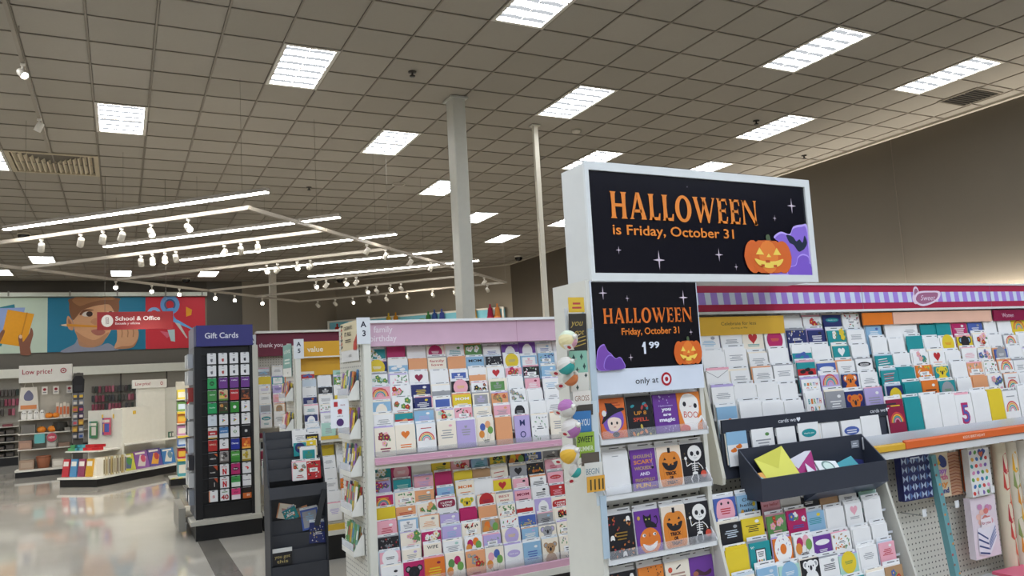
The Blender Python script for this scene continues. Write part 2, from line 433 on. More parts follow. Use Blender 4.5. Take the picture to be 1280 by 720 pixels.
# ---------------------------------------------------------------- hung linear lights
ZL = 3.72
def linear(p0, p1, lab):
    p0, p1 = Vector((*p0, 0)), Vector((*p1, 0)); d = p1-p0; L = d.length; an = math.atan2(d.y, d.x)
    t = thing('linear_light', lab, 'hanging light', (p0.x, p0.y, ZL), an, 'hung linear lights')
    MB().box(0, L, -.032, .032, .012, .055, M('857d70', .6)).build('housing', t)
    MB().box(.01, L-.01, -.03, .03, 0, .012, EM('fffdf8', LINEAR)).build('diffuser', t)
    for x in (.35, L-.35): MB().tube((x,0,.055),(x,0,H-ZL+.004), .0014, M('4a463f', .5), n=5).build('cable', t)
linear((-1.34,11.63),(1.49,8.84), 'nearest bright white linear light hung below the ceiling at left')
linear((-.22,12.78),(2.61,10.02), 'second linear light from the front, between hung spotlight tracks')
linear((.9,13.95),(3.74,11.07), 'third linear light from the front, its right end past the angled track')
linear((2.17,15.09),(5.05,12.49), 'fourth linear light from the front, above the far white column')
linear((3.45,15.9),(6.2,13.45), 'furthest linear light, its right end behind the square column')

# ---------------------------------------------------------------- hung spotlight tracks
ZT = 3.6
tw = M('a49b8d', .5)
t = thing('lighting_track', 'pale grey angled frame of spotlight tracks hung below the left ceiling', 'track frame', (0, 0, ZT))
def trackbar(a, b, nm='track'):
    a, b = Vector(a), Vector(b); d = b-a; L = d.length; an = math.atan2(d.y, d.x)
    o = MB().box(-.03, L+.03, -.021, .021, -.015, .03, tw).build(nm, t, (a.x, a.y, 0), (0,0,an)); return o
S1, S0 = 7.86, 15.65       # y - x of the two long rails
def on(s, q): return ((q-s)/2, (q+s)/2)
QS = [10.5, 12.85, 15.5, 18.95, 21.2, 23.7]
trackbar(on(S1, 10.5), on(S1, 23.7)); trackbar(on(S0, 10.5), on(S0, 23.7))
for q in QS: trackbar(on(S1, q), on(S0, q))
for s in (S1, S0):
    for q in (15.5, 23.7):
        x, y = on(s, q); MB().tube((x,y,.03),(x,y,H-ZT+.004), .003, M('8b8478', .5), n=5).build('suspension_rod', t)
t = thing('track_rail', 'thin spotlight track under the ceiling along the upper left edge', 'track', (-.875, 0, 4.9))
MB().box(-.018,.018,4.0,12.0,-.015,.03, M('8a8173', .5)).build('track', t)
for y in (5.0, 8.4, 11.6): MB().tube((0,y,.03),(0,y,H-4.9+.004), .006, M('8b8478', .5), n=5).build('suspension_rod', t)
# track heads
def spot_meshes(lit):
    a = MB(); bw = M('d6d0c4', .45)
    a.lathe([(0,.085),(.045,.08),(.052,.06),(.055,-.075),(.047,-.075),(.045,-.045),(0,-.045)], bw, n=14)
    f = MB(); f.lathe([(0,-.058),(.046,-.058)], EM('fff6e6', 26.0) if lit else M('efe8da', .3), n=14)
    s = MB(); s.tube((0,0,.0),(0,0,.12), .012, bw, n=6); s.box(-.03,.03,-.014,.014,.11,.15, bw)
    return a.mesh('housing'), f.mesh('lamp_face'), s.mesh('stem')
SM = {k: spot_meshes(k) for k in (True, False)}
def spot(x, y, z, az, tilt, lit, lab, sc=.74, beam=0, cone=80):
    """az: heading of the beam on plan, tilt: degrees above straight down"""
    t = thing('track_spotlight', lab, 'spotlight', (x, y, z-.15*sc), 0, 'track spotlights')
    h, f, s = SM[lit]
    rot = Euler((R(tilt), 0, R(az)), 'XYZ')        # beam along local -z, tilted towards +y, then turned
    a = ob('housing', h, t, None, rot); b = ob('lamp_face', f, a); c = ob('stem', s, t)
    for o in (a, c): o.scale = (sc, sc, sc)
    if beam:                                       # the lamp's own light
        ld = bpy.data.lights.new('spot_beam', 'SPOT'); ld.energy = beam; ld.spot_size = R(cone); ld.spot_blend = .8; ld.shadow_soft_size = .04; ld.color = (1, .93, .82)
        lo = bpy.data.objects.new('spot_beam', ld); C.objects.link(lo); lo.parent = a; lo.location = (0, 0, -.07)
TO_CAM = 180
spots = []
for k, q in enumerate((10.7, 10.62, 10.85, 10.85, 10.6, 11.1)):
    pass
def on_bar(q, x): return (x, q - x)
n = 0
P1 = [(-.91, 0, 25), (-.45, 0, 35), (-.2, 0, 60), (.01, 0, 10), (.33, 1, 40), (.72, 1, 55)]
nm1 = ['leftmost','second','third','fourth','fifth','sixth']
for k, (x, lit, tl) in enumerate(P1):
    spot(*on_bar(10.5, x), ZT-.02, 200 if lit else (10,14,12,20)[k % 4], tl if lit else 46, True, beam=0 if lit else 60, cone=44, lab=f'{"lit" if lit else "turned-away"} white track spotlight, {nm1[k]} on the nearest cross track')  # lit marks heads facing the view; those turned away throw the beam
P2 = [(.27,0,70,20),(.42,1,180,30),(.58,1,180,35),(.72,0,90,50),(1.32,1,150,50),(1.52,0,90,50),(1.72,1,180,20)]
for k, (x, lit, az, tl) in enumerate(P2):
    spot(*on_bar(12.85, x), ZT-.02, az if lit else (-6,-14,-9,-18)[k % 4], tl if lit else 46, True, beam=0 if lit else 60, cone=44, lab=f'white track spotlight, {ORD[k]} from left on the second cross track')
P3 = [(2.2,1),(2.35,0),(2.62,1),(2.8,0)]
for k, (x, lit) in enumerate(P3): spot(*on_bar(15.5+.05, x), ZT-.02, 185 if lit else 25, 65 if lit else 66, True, beam=0 if lit else 60, lab=f'white track spotlight, {ORD[k]} from left on the third cross track')
P4 = [(3.5,1),(3.66,0),(3.98,1),(4.14,0)]
for k, (x, lit) in enumerate(P4): spot(*on_bar(18.95, x), ZT-.02, 185 if lit else 60, 65 if lit else 40, bool(lit), f'white track spotlight, {ORD[k]} from left on the fourth cross track')
P5 = [(4.82,1),(4.98,0),(5.22,1),(5.4,0)]
for k, (x, lit) in enumerate(P5): spot(*on_bar(21.2, x), ZT-.02, 185 if lit else -45, 65 if lit else 66, True, beam=0 if lit else 190, lab=f'white track spotlight, {ORD[k]} from left on the fifth cross track')
P6 = [(4.4,0),(4.75,0),(5.1,1),(5.42,0),(5.75,0),(6.15,0),(6.62,0),(7.02,0),(7.6,0)]
for k, (x, lit) in enumerate(P6): spot(*on_bar(23.7, x), ZT-.02, 185 if lit else -45, 65 if lit else 62, True, beam=0 if lit else 190, lab=f'white track spotlight, {ORD[k]} from left on the furthest cross track')
P0 = [(-.08,1),(.53,1),(1.05,1),(1.8,1),(2.25,1),(2.95,1)]
for k, (x, lit) in enumerate(P0): spot(x, x+S0, ZT-.02, 175, 70, True, f'glowing track spotlight, {ORD[k]} from left on the rail before the poster wall')
for k, (x, lit) in enumerate([(3.3,0),(3.72,0),(4.35,0),(4.95,0),(6.9,0)]): spot(x, x+S1, ZT-.02, 60, 35, False, f'unlit white track spotlight, {ORD[k]} from left on the near angled rail')
spot(-.875, 8.75, 4.89, 215, 50, True, 'lit track spotlight at the upper left corner of the ceiling')
spot(-.875, 10.5, 4.89, 60, 30, False, 'unlit track spotlight above the air vent at the left edge')

# wall-wash strip standing on top of the far wall shelving, hidden behind the kids card rack
t = thing('cove_light', 'linear wall wash light on the wall shelf, hidden behind the kids rack', 'wall light', (11.47, 6.0, 2.2))
MB().box(-.06,.06,-5.5,9.5,-.05,0, M('cfcac0', .5)).build('housing', t)
MB().prism([(-.03,.0),(.05,.0),(-.03,.06)], -5.45, 9.45, EM('fdf6ea', COVE), 'y').build('diffuser', t); MB().box(-.045,-.032,-5.45,9.45,0,.08, M('cfcac0', .5)).build('shield', t)
MB().box(-.45,.12,-5.6,9.6,-2.2,-.051, M('c9c3b6', .6)).build('wall_shelving', t)

# ---------------------------------------------------------------- poster band on the back wall
def mp(px, py): return (-2.0 + (px-60)*.02221, 4.6 - (py-371.7)*.0245)
def A(k, pts, ox, oy, sc): return [mp(ox + x/sc, oy + y/sc) for x, y in pts]
t = thing('wall_poster', 'three panel wall poster of folders, a boy with pencil and scissors', 'poster', (0, 27.37, 0))
for (x0, x1, c, nm) in ((-7.0,-2.0,'c8d9c6','folder_panel'),(-2.0,.71,'17799a','boy_panel'),(.71,2.5,'d5303f','scissors_panel')):
    b = MB(); b.dz = .0008; b.base = .001
    b.box(x0, x1, -.02, .0, 2.92, 4.6, M(c, .6, var=.02)); b.at(0, -.02, 0)
    def Z7(pts): return A(0, pts, 0, 365, 8.47)
    def Z8(pts): return A(0, pts, 120, 365, 8.47)
    if nm == 'folder_panel':
        b.P(Z7([(-120,190),(180,125),(185,160),(60,560),(-120,560)]), M('1f7f93', .6))
        b.P(Z7([(25,165),(285,160),(220,540),(30,520)]), M('93a9d9', .6))
        b.P(Z7([(115,180),(375,230),(290,575),(45,530)]), M('eea312', .6))
        b.P(Z7([(300,212),(312,214),(235,560),(222,557)]), M('cf850c', .6))
        b.blob(Z7([(-60,540),(15,470),(60,400),(85,392),(92,410),(70,470),(45,520),(0,560),(-60,640)]), M('8a5a40', .6))
        b.blob(Z7([(235,560),(222,490),(228,450),(250,445),(262,470),(268,520),(300,480),(330,430),(345,375),(362,400),(368,450),(350,520),(340,580),(345,655),(255,655),(240,610)]), M('8a5640', .6))
        b.blob(Z7([(228,465),(240,445),(258,455),(258,480),(240,485)]), M('e5bfa0', .6))
    if nm == 'boy_panel':
        b.blob(Z7([(640,640),(780,560),(815,505),(860,560),(1000,600),(1130,560),(1210,610),(1230,640),(900,642)]), M('8f95a8', .6))
        b.blob(Z7([(820,520),(850,585),(980,600),(1080,560),(1080,470),(830,440)]), M('b98866', .6))
        b.blob(Z7([(760,66),(745,230),(770,330),(790,430),(850,530),(930,575),(1010,575),(1090,530),(1150,450),(1200,330),(1220,200),(1220,66),(980,62)]), M('dba478', .6))
        b.blob(Z7([(790,420),(850,530),(930,575),(1010,575),(1090,530),(1140,440),(1000,520),(880,480)]), M('c08a63', .6))
        b.blob(Z7([(765,320),(720,255),(702,290),(705,350),(730,400),(770,405)]), M('d29a72', .6))
        b.blob(Z7([(735,300),(720,285),(718,330),(735,360),(752,340)]), M('b0724f', .6))
        b.blob(Z7([(760,64),(728,130),(735,230),(765,300),(800,270),(860,200),(960,160),(1060,140),(1150,140),(1200,220),(1225,280),(1250,200),(1250,110),(1225,64)]), M('8a5a38', .6))
        b.blob(Z7([(775,70),(830,150),(930,120),(1050,90),(1180,85),(1180,64)]), M('a8744a', .6))
        b.blob(Z7([(835,235),(880,190),(960,190),(980,200),(900,210),(850,250)]), M('7b4a2c', .6))
        b.blob(Z7([(860,245),(890,215),(950,215),(975,245),(930,265),(880,262)]), M('e9ddd0', .6))
        b.ell(*mp(938/8.47, 365+238/8.47), .09, .085, M('3a221a', .6))
        b.blob(Z7([(1100,240),(1130,215),(1190,215),(1210,240),(1170,262),(1120,260)]), M('e9ddd0', .6))
        b.ell(*mp(1160/8.47, 365+238/8.47), .085, .08, M('3a221a', .6))
        b.blob(Z7([(950,330),(980,290),(1040,285),(1075,310),(1080,345),(1010,360)]), M('c98f66', .6))
        b.blob(Z7([(955,425),(1000,405),(1060,410),(1105,430),(1080,465),(1010,470)]), M('b06a5a', .6))
        b.P(Z7([(700,340),(1110,372),(1150,400),(1110,390),(705,368)]), M('e39a2e', .6))
        b.P(Z7([(625,352),(700,340),(705,370)]), M('e8d3b4', .6)); b.P(Z7([(625,352),(648,348),(648,358)]), M('6b5a48', .6))
        b.blob(Z8([(215,400),(260,395),(310,395),(370,398),(430,405),(448,450),(440,520),(400,600),(330,625),(200,622),(188,590),(210,540),(215,470)]), M('d6a178', .6))
        for x in (262, 325, 385): b.stroke(Z8([(x,402),(x+8,450),(x+2,500)]), .03, M('ae7a54', .6))
        b.blob(Z8([(200,622),(330,625),(400,600),(440,520),(380,590),(260,600)]), M('b47d56', .6))
    if nm == 'scissors_panel':
        cx, cy = mp(120+800/8.47, 365+145/8.47)
        b.ring(cx, cy, .14, .29, M('6ba4dd', .6), sy=1.1); b.ring(cx, cy, .12, .17, M('3d5f93', .6), sy=1.1)
        cx, cy = mp(120+620/8.47, 365+240/8.47); b.ring(cx, cy, .10, .2, M('8fb8e6', .6))
        b.blob(Z8([(760,195),(845,185),(842,270),(880,320),(890,340),(830,335),(815,280),(800,225)]), M('62a6e4', .6))
        b.P(Z8([(800,300),(890,320),(1060,420),(1050,432),(860,350),(810,330)]), M('6cb4ec', .6))
        b.P(Z8([(855,348),(910,362),(1000,525),(985,528)]), M('d2d1cb', .6))
        b.P(Z8([(985,170),(1055,205),(1045,265),(985,285)]), M('f2a51f', .6))
        b.P(Z8([(685,440),(830,465),(765,522)]), M('e06a80', .6)); b.P(Z8([(770,430),(852,425),(856,565),(808,555)]), M('bcd6d8', .6))
        b.P(Z8([(1030,435),(1060,435),(1060,500),(1035,500)]), M('e87a4a', .6))
    b.build(nm, t)
MB().box(-7.0, 2.56, -.16, .0, 4.62, 4.74, M('d8dccf', .5)).build('valance', t)
for x in (-3.0,-1.4,-.1,1.3,2.4): MB().box(x-.02,x+.02,-.2,-.16,4.63,4.78, M('8a877c', .5)).build('bracket', t)

# hanging department sign
t = thing('hanging_sign', 'dark red School and Office sign hung before the boy poster', 'sign', (.22, 14.0, 2.58))
b = MB(); b.box(-.56,.56,-.012,.012,0,.29, M('8f1018', .5)); b.dz = .0004; b.at(0,-.012,0)
b.ell(-.415,.145,.085,.098, M('d9d6d2', .5)); b.stroke([(-.43,.09),(-.435,.2),(-.40,.2),(-.395,.1),(-.415,.1),(-.415,.18)], .010, M('8f7f80', .5))
b.text('School & Office', -.30, .15, .068, M('e2d9d7', .5), 'l', .02, w=.66); b.text('Escuela y oficina', -.30, .085, .036, M('d5c4c3', .5), 'l', .02, w=.36)
b.build('board', t)
for x in (-.45, .45): MB().tube((x,0,.29),(x,0,H-2.58+.004), .003, M('6a665e', .5), n=5).build('cable', t)

# crayon display along the diagonal wall
t = thing('crayon_display', 'white framed wall display with giant crayons high on the angled wall', 'wall display', (6.66, 27.34, 0), R(-45))
b = MB(); b.box(0, 6.6, -.14, -.08, 2.55, 3.63, M('7fc6d8', .6)); b.build('panel', t)
b = MB(); fm = M('ece7dc', .5)
b.box(0,6.6,-.2,-.14,3.63,3.69,fm)
b.build('top_rail', t)
for x in (.03, 2.56, 3.83, 6.22, 6.56): MB().box(x-.03,x+.03,-.2,-.14,2.5,3.63,fm).build('post', t)
for x, z, c, c2 in ((.46,3.5,'d3352c','b02a24'),(2.47,3.72,'e8c23a','c9a02a'),(2.74,3.72,'e09a2f','b97a22'),(3.95,3.66,'3f8a46','2c6a35'),(4.18,3.71,'3f5fa8','2c4484'),(4.45,3.71,'4a59b0','33408a'),(5.60,3.73,'e6b64a','8a2f86'),(6.17,3.73,'a82a4e','8a1f6a'),(6.42,3.73,'d98a4a','b0448a')):
    MB().lathe([(0,z-1.05),(.105,z-1.05),(.105,z-.40)], M(c2,.6), (x,-.32,0), n=12).lathe([(.12,z-.40),(.12,z-.34),(.105,z-.34),(.07,z-.06),(.03,z-.05),(.028,z+.06),(0,z+.07)], M(c,.6), (x,-.32,0), n=12).build('crayon', t)
for x, c in ((1.0,'d0502c'),(1.5,'b8402c'),(3.29,'7db23a'),(3.62,'8ab23a')):
    b = MB(); b.dz=.001; b.base=.002; b.at(x,-.142,3.25); b.ring(0,0,.18,.27,M(c,.6),0,180); b.build('printed_arc', t)
# ---------------------------------------------------------------- greeting cards
COL = dict(w='eceae6', c='efe4d0', p='e9a9b4', P='b5215f', r='bb2a2e', R='8c1d3f', o='e0782a', O='e3a070', y='e2c52e', g='5d8f4e', t='1f8f92',
           b='4a62a8', B='262f66', s='8db4cf', l='b7a7d3', v='6d3a92', k='1e1d22', K='b08a62', n='9a9a9c', m='a9cfc0', q='c7d2da')
CNAME = dict(w='white', c='cream', p='pink', P='magenta', r='red', R='maroon', o='orange', O='peach', y='yellow', g='green', t='teal',
             b='blue', B='navy', s='light-blue', l='lilac', v='purple', k='black', K='kraft-brown', n='grey', m='mint', q='pale')
MNAME = dict(T='small lettering', H='a heart', C='a round medallion', R='a rainbow', F='flowers', B='balloons', S='scattered stars', A='a pale arch', W='MOM lettering',
             I='an inset panel', U='clouds below', Q='leafy confetti', D='a big donut', K='an animal face', L='slanted lettering', V='two big letters', J='a love banner',
             Z='a birthday cake', G='a birthday slogan', N='a big number five', E='a flap edge', X='a bold slogan', Y='a phone picture', M='a little monster', O='an oval label')
MNAME['0'] = 'no picture'
WORDS = {'1': ('how does','the ocean','say hello?'), '2': ('Oh,','hello','baby'), '3': ('Happy','bday'), '4': ('WIFE',), '5': ('BEST','mom'), '6': ('family','love')}
MNAME.update({'1':'ocean hello lettering','2':'Oh lettering','3':'Happy lettering','4':'WIFE lettering','5':'BEST lettering','6':'family lettering'})
def cm(k): return M(COL[k], .42)
def art(b, m, w, h, c2, c3, rng, body):
    a, d = cm(c2), cm(c3); ink = M('2b2830', .5); wh = M('f2f0ec', .45)
    if m == 'T': b.lines(0, h*.38, w*.7, h*.085, 4, a, rng); b.ell(w*.2, h*.82, w*.1, w*.06, d, 8)
    elif m == 'H': b.heart(0, h*.66, w*.22, a); b.lines(0, h*.2, w*.6, h*.08, 2, d, rng)
    elif m == 'C': b.ell(0, h*.62, w*.40, w*.40, a, 20); b.lines(0, h*.55, w*.45, h*.06, 3, d, rng)
    elif m == 'R':
        for r, c in ((.42,'d2483e'),(.34,'e8b23c'),(.26,'4fa39a'),(.18,'d98aa0')): b.ring(0, h*.40, w*(r-.06), w*r, M(c,.5), 0, 180, 12)
        b.lines(0, h*.82, w*.6, h*.06, 1, a, rng)
    elif m == 'F':
        for i in range(6):
            u, v = rng.uniform(-.34,.34)*w, rng.uniform(.45,.9)*h; r = w*rng.uniform(.07,.13)
            b.ell(u+r, v-r*.6, r, r*.45, M('5f8a58',.5), 8, rng.random()*3)
            for q in range(5): b.ell(u+r*.7*math.cos(q*1.257), v+r*.7*math.sin(q*1.257), r*.55, r*.55, a if i % 2 else d, 8); b.layer -= 1
            b.layer += 1; b.ell(u, v, r*.35, r*.35, M('e3c04a',.5), 7)
        b.lines(0, h*.16, w*.6, h*.09, 2, a, rng)
    elif m == 'B':
        for u, v, c in ((-.2,.68,a),(.12,.76,d),(.26,.55,M('6f9f4c',.5)),(-.28,.42,M('d98a3a',.5))):
            b.ell(u*w, v*h, w*.17, w*.21, c, 14); b.stroke([(u*w, v*h-w*.21), (u*w*.4, h*.1)], .0012, ink)
        b.lines(0, h*.12, w*.5, h*.06, 2, ink, rng)
    elif m == 'S':
        for i in range(26): b.star(rng.uniform(-.45,.45)*w, rng.uniform(.06,.96)*h, w*rng.uniform(.03,.07), a if i % 3 else d, .4); b.layer -= 1
        b.layer += 1; b.lines(0, h*.42, w*.5, h*.08, 2, a, rng)
    elif m == 'A':
        b.P([(-.3*w,.0)]+[(.3*w*-math.cos(math.pi*i/12), h*.45+.34*w*math.sin(math.pi*i/12)) for i in range(13)]+[(.3*w,.0)], a); b.lines(0, h*.3, w*.4, h*.08, 3, d, rng); b.lines(0, h*.86, w*.4, h*.05, 1, wh, rng)
    elif m == 'W': b.text('MOM', 0, h*.66, h*.17, a, 'c', .03, w=w*.74); b.lines(0, h*.2, w*.6, h*.09, 3, d, rng)
    elif m == 'I': b.rect(-.4*w,.4*w,.1*h,.9*h, a); b.lines(0, h*.45, w*.5, h*.09, 3, d, rng); b.heart(0, h*.76, w*.08, d)
    elif m == 'U':
        b.rect(-.5*w,.5*w,0,.62*h, a)
        for u, v in ((-.22,.45),(.2,.36),(.05,.55)): b.ell(u*w, v*h, w*.16, w*.07, d, 10); b.ell(u*w+.05*w, v*h+.03*h, w*.09, w*.07, d, 10)
    elif m == 'Q':
        for i in range(22): b.ell(rng.uniform(-.42,.42)*w, rng.uniform(.08,.94)*h, w*.07, w*.035, (a, d, M('6f9a6c',.5))[i % 3], 7, rng.random()*3); b.layer -= 1
        b.layer += 1; b.rect(-.28*w,.28*w,.4*h,.62*h, wh); b.lines(0, h*.46, w*.42, h*.07, 2, ink, rng)
    elif m == 'D':
        b.ell(0, h*.52, w*.46, w*.56, wh, 24); b.ell(0, h*.52, w*.17, w*.2, cm(body), 16)
        for i in range(18):
            t = rng.random()*6.28; r = rng.uniform(.24,.42)*w; b.ell(r*math.cos(t), h*.52+1.2*r*math.sin(t), w*.05, w*.014, (a,d,M('3f5fa8',.5))[i % 3], 6, rng.random()*3); b.layer -= 1
        b.layer += 1; b.text('donut', 0, h*.06, h*.06, wh, 'c', .02)
    elif m == 'K':
        for u in (-.27,.27): b.ell(u*w, h*.76, w*.15, w*.15, a, 12); b.ell(u*w, h*.76, w*.09, w*.09, d, 10)
        b.ell(0, h*.64, w*.28, w*.27, a, 16); b.ell(0, h*.60, w*.07, w*.1, ink, 10)
        for u in (-.13,.13): b.ell(u*w, h*.68, w*.035, w*.04, ink, 8)
        b.blob([(-.3*w,.02*h),(-.32*w,.3*h),(-.15*w,.46*h),(.15*w,.46*h),(.32*w,.3*h),(.3*w,.02*h)], a)
    elif m == 'L':
        for i in range(5): b.stroke([(-.35*w, h*(.2+.14*i)), (.32*w*rng.uniform(.5,1), h*(.25+.14*i))], h*.045, a if i % 2 else d)
    elif m == 'V': b.text('M', 0, h*.62, h*.24, a, 'c', .01); b.text('O', 0, h*.18, h*.24, a, 'c', .01)
    elif m == 'J': b.blob([(-.42*w,.5*h),(-.4*w,.86*h),(0,.92*h),(.4*w,.88*h),(.42*w,.52*h),(0,.46*h)], a); b.text('I LOVE', 0, h*.70, h*.11, wh, 'c', .03, w=w*.6); b.text('YOU', 0, h*.53, h*.12, wh, 'c', .03, w=w*.5)
    elif m == 'Z':
        b.rect(-.3*w,.3*w,.2*h,.42*h, a); b.rect(-.22*w,.22*w,.42*h,.58*h, d)
        for u in (-.14,0,.14): b.rect(u*w-.012*w,u*w+.012*w,.58*h,.72*h, M('d9b13a',.5)); b.ell(u*w,.75*h,.02*w,.035*h, M('e2782a',.5), 8)
    elif m == 'G':
        for i, (ch, c) in enumerate(zip('BIRTH', ('2f8f92','e0782a','6f9a3c','3f5fa8','d0453a'))): b.text(ch, (-.32+.16*i)*w, h*.62, h*.17, M(c,.5), 'c', .03, w=w*.11)
        for i, (ch, c) in enumerate(zip('DAY', ('d0453a','2f8f92','e0b02a'))): b.text(ch, (-.2+.2*i)*w, h*.36, h*.17, M(c,.5), 'c', .03, w=w*.14)
    elif m == 'N': b.text('5', 0, h*.22, h*.55, a, 'c', .05); b.text('5', .03*w, h*.24, h*.5, d, 'c', .0)
    elif m == 'E': b.stroke([(-.5*w,h*.98),(0,h*.6),(.5*w,h*.98)], .0014, a)
    elif m == 'X': b.ell(0, h*.66, w*.4, h*.14, a, 16); b.lines(0, h*.59, w*.55, h*.07, 2, wh, rng); b.lines(0, h*.2, w*.6, h*.08, 2, a, rng)
    elif m == 'Y':
        b.P([(-.24*w,.1*h),(.26*w,.1*h),(.26*w,.72*h),(-.24*w,.72*h)], ink); b.rect(-.2*w,.22*w,.15*h,.67*h, wh); b.lines(.01*w, h*.38, w*.34, h*.06, 4, a, rng)
        for u, c in ((-.1,'d0453a'),(.02,'e0b02a'),(.12,'2f8f92')): b.ell(u*w,.22*h,.04*w,.04*w, M(c,.5), 8)
        for q in (-.4,-.34,-.28): b.stroke([(q*w,.76*h+(.0 if q<-.3 else .05*h)),(q*w-.05*w,.86*h)], .002, wh)
    elif m == 'M':
        b.blob([(-.36*w,.1*h),(-.38*w,.7*h),(-.2*w,.92*h),(.2*w,.92*h),(.38*w,.7*h),(.36*w,.1*h)], a)
        for u in (-.16,.16): b.ell(u*w,.76*h,.05*w,.05*w, ink, 8)
        b.lines(0, h*.3, w*.5, h*.1, 3, d, rng)
    elif m in WORDS:
        L = WORDS[m]
        for i, s_ in enumerate(L): b.text(s_, 0, h*(.72-.24*i), h*(.15 if len(L) > 1 else .2), a, 'c', .01, w=w*min(.8, .13*len(s_)+.1))
        if m in '23':
            for u, v in ((.3,.2),(-.3,.25),(.1,.12),(.34,.55)): b.ell(u*w, v*h, w*.08, w*.09, d if u > 0 else M('d9a03a',.5), 10)
    elif m == 'O': b.ell(0, h*.68, w*.36, h*.13, a, 18); b.text('thank you', 0, h*.655, h*.05, wh, 'c', .01, w=w*.5)
_cc = {}
def card_meshes(body, m, c2, c3, w, h, seed, up=0.0):
    k = (body, m, c2, c3, w, h, seed, up)
    if k not in _cc:
        b = MB(); b.box(-w/2, w/2, 0, .004, 0, h, cm(body)); b.at(0,0,h*up); art(b, m, w, h*(1-up), c2, c3, random.Random(seed), body)
        _cc[k] = b.mesh('card')
    return _cc[k]
def env_mesh(col, w, h):
    k = ('env', col, w, h)
    if k not in _cc: _cc[k] = MB().box(-w/2, w/2, 0, .003, 0, h, cm(col)).mesh('envelope')
    return _cc[k]
def tab_mesh(w, h, s):
    k = ('tab', w, h, s)
    if k not in _cc:
        b = MB(); b.box(-w/2, w/2, 0, .0012, h-.05, h, M('e6e6e4', .4)); b.at((s-1.5)*.004,0,0); b.rect(-w*.25, w*.1*(1+s%3*.4), h-.0085, h-.0055, '3a3a3c'); b.rect(w*.3, w*.42, h-.009, h-.006, '6a5a54')
        _cc[k] = b.mesh('price_tab')
    return _cc[k]
ENVS = 'wwcwpcOnlwq'
def card(spec, w, h, pos, tilt, label, group, name='greeting_card', seed=0, rz=0.0, up=0.0):
    """spec: body colour, motif, two print colours, optional envelope colour"""
    body, m = spec[0], spec[1]
    c2 = spec[2] if len(spec) > 2 else 'n'; c3 = spec[3] if len(spec) > 3 else 'w'
    ev = spec[4] if len(spec) > 4 else ENVS[seed % len(ENVS)]
    rot = Euler((R(-tilt), 0, 0)).to_matrix()
    r2 = (Matrix.Rotation(rz, 3, 'Z') @ rot).to_euler()
    o = ob(name, card_meshes(body, m, c2, c3, w, h, seed if m in 'TFSQLDB' else 0, up), None, pos, r2, label, 'card', group)
    if m == '0': ev = body
    e = ob('envelope', env_mesh(ev, w, round(h+.004, 4)), o, ((seed % 5 - 2)*.0042, .0045, (seed*7 % 4)*.002))
    ob('price_tab', tab_mesh(w, round(h+(.014,.017,.021,.018)[seed % 4], 4), seed % 4), o, (0, .008, 0))
    return o
def clabel(spec, where):
    c = CNAME[spec[0]]
    if spec[1] == '0': return f'plain {c} card, {where}'
    return f'{c} card with {MNAME[spec[1]]}, {where}'
def rack_rows(rows, x0, pitch, w, h, z0, dz, y0, dy, tilt, where, group, name='greeting_card', seed0=0, jig=.004, rowshift=None):
    rg = random.Random(seed0+77); n = seed0
    for r, row in enumerate(rows):
        toks = row.split()
        for c, tk in enumerate(toks):
            n += 1
            if tk == '.': continue
            sh = rowshift(r) if rowshift else 0
            hh = h
            z = z0 - dz*r - hh + rg.uniform(-.003, .010)
            lab = clabel(tk, f'{ORD[r]} row, {ORD[c]} from left, {where}')
            hh = round(h*(1 if r == len(rows)-1 else rg.choice((1, 1, .97, 1.04))), 4); ww = round(w*rg.choice((1, 1, .95, .9, 1.02)), 4)
            card(tk, ww, hh, (x0 + pitch*c + sh + rg.uniform(-jig, jig), y0 - dy*r, z), tilt, lab, group, name, n, up=(.42 if r < len(rows)-1 else 0.0))

def tiers(parent, n, x0, x1, z0, dz, y0, dy, h, m, first=0):
    for r in range(n):
        y = y0 - dy*r; z = z0 - dz*r - h - .007
        MB().box(x0, x1, y-.004, y+dy*.78, z-.003, z, m).box(x0, x1, y-.006, y-.004, z-.003, z+.006, m).build('tier', parent)

CREAM = 'd6d3c6'
RK = M(CREAM, .45)
def flag(parent, l1, l2, x0, x1, y, z0, z1):
    b = MB(); b.box(x0, x1, y-.004, y, z0, z1, M('dcdfdf', .4)); b.dz = .0003; b.at((x0+x1)/2, y-.004, 0)
    hh = (z1-z0)
    b.text(l1, 0, z1-hh*.36, hh*.22, M('1f2030', .5), 'c', .03); b.text(l2, 0.002, z1-hh*.70, hh*.22, M('1f2030', .5), 'c', .03)
    return b.build('aisle_flag', parent)

# ================================================================ A3: family birthday rack
AX0, AX1, AY = 1.345, 5.2, 4.60
t = thing('card_rack', 'long white greeting card rack with pink family birthday header and A3 flag', 'card rack', (0, 0, 0))
PINK = M('d3aebf', .4)
MB().box(AX0, AX1, AY+.12, AY+.16, .1, 1.91, M('dfd2d0', .5)).build('back_panel', t)
MB().box(AX0+.02, AX1, AY+.02, AY+.10, 1.752, 1.895, PINK).build('header_panel', t)
MB().box(AX0, AX1, AY+.0, AY+.13, 1.895, 1.912, M('e6e6e2', .4)).build('header_cap', t)
b = MB(); b.dz=.0004; b.base=.0006; b.at(0, AY+.02, 0)
b.text('family', AX0+.045, 1.838, .038, M('ecdfe3', .4), 'l', .012); b.text('birthday', AX0+.02, 1.783, .038, M('ecdfe3', .4), 'l', .012)
b.rect(2.38, 2.384, 1.752, 1.895, M('b88a9c', .5)); b.build('header_lettering', t)
MB().box(AX0-.045, AX0, AY-.06, AY+.0, .10, 1.78, M('dcdacc', .45)).build('upright', t)
flag(t, 'A', '3', 1.262, 1.345, AY-.06, 1.765, 1.925)
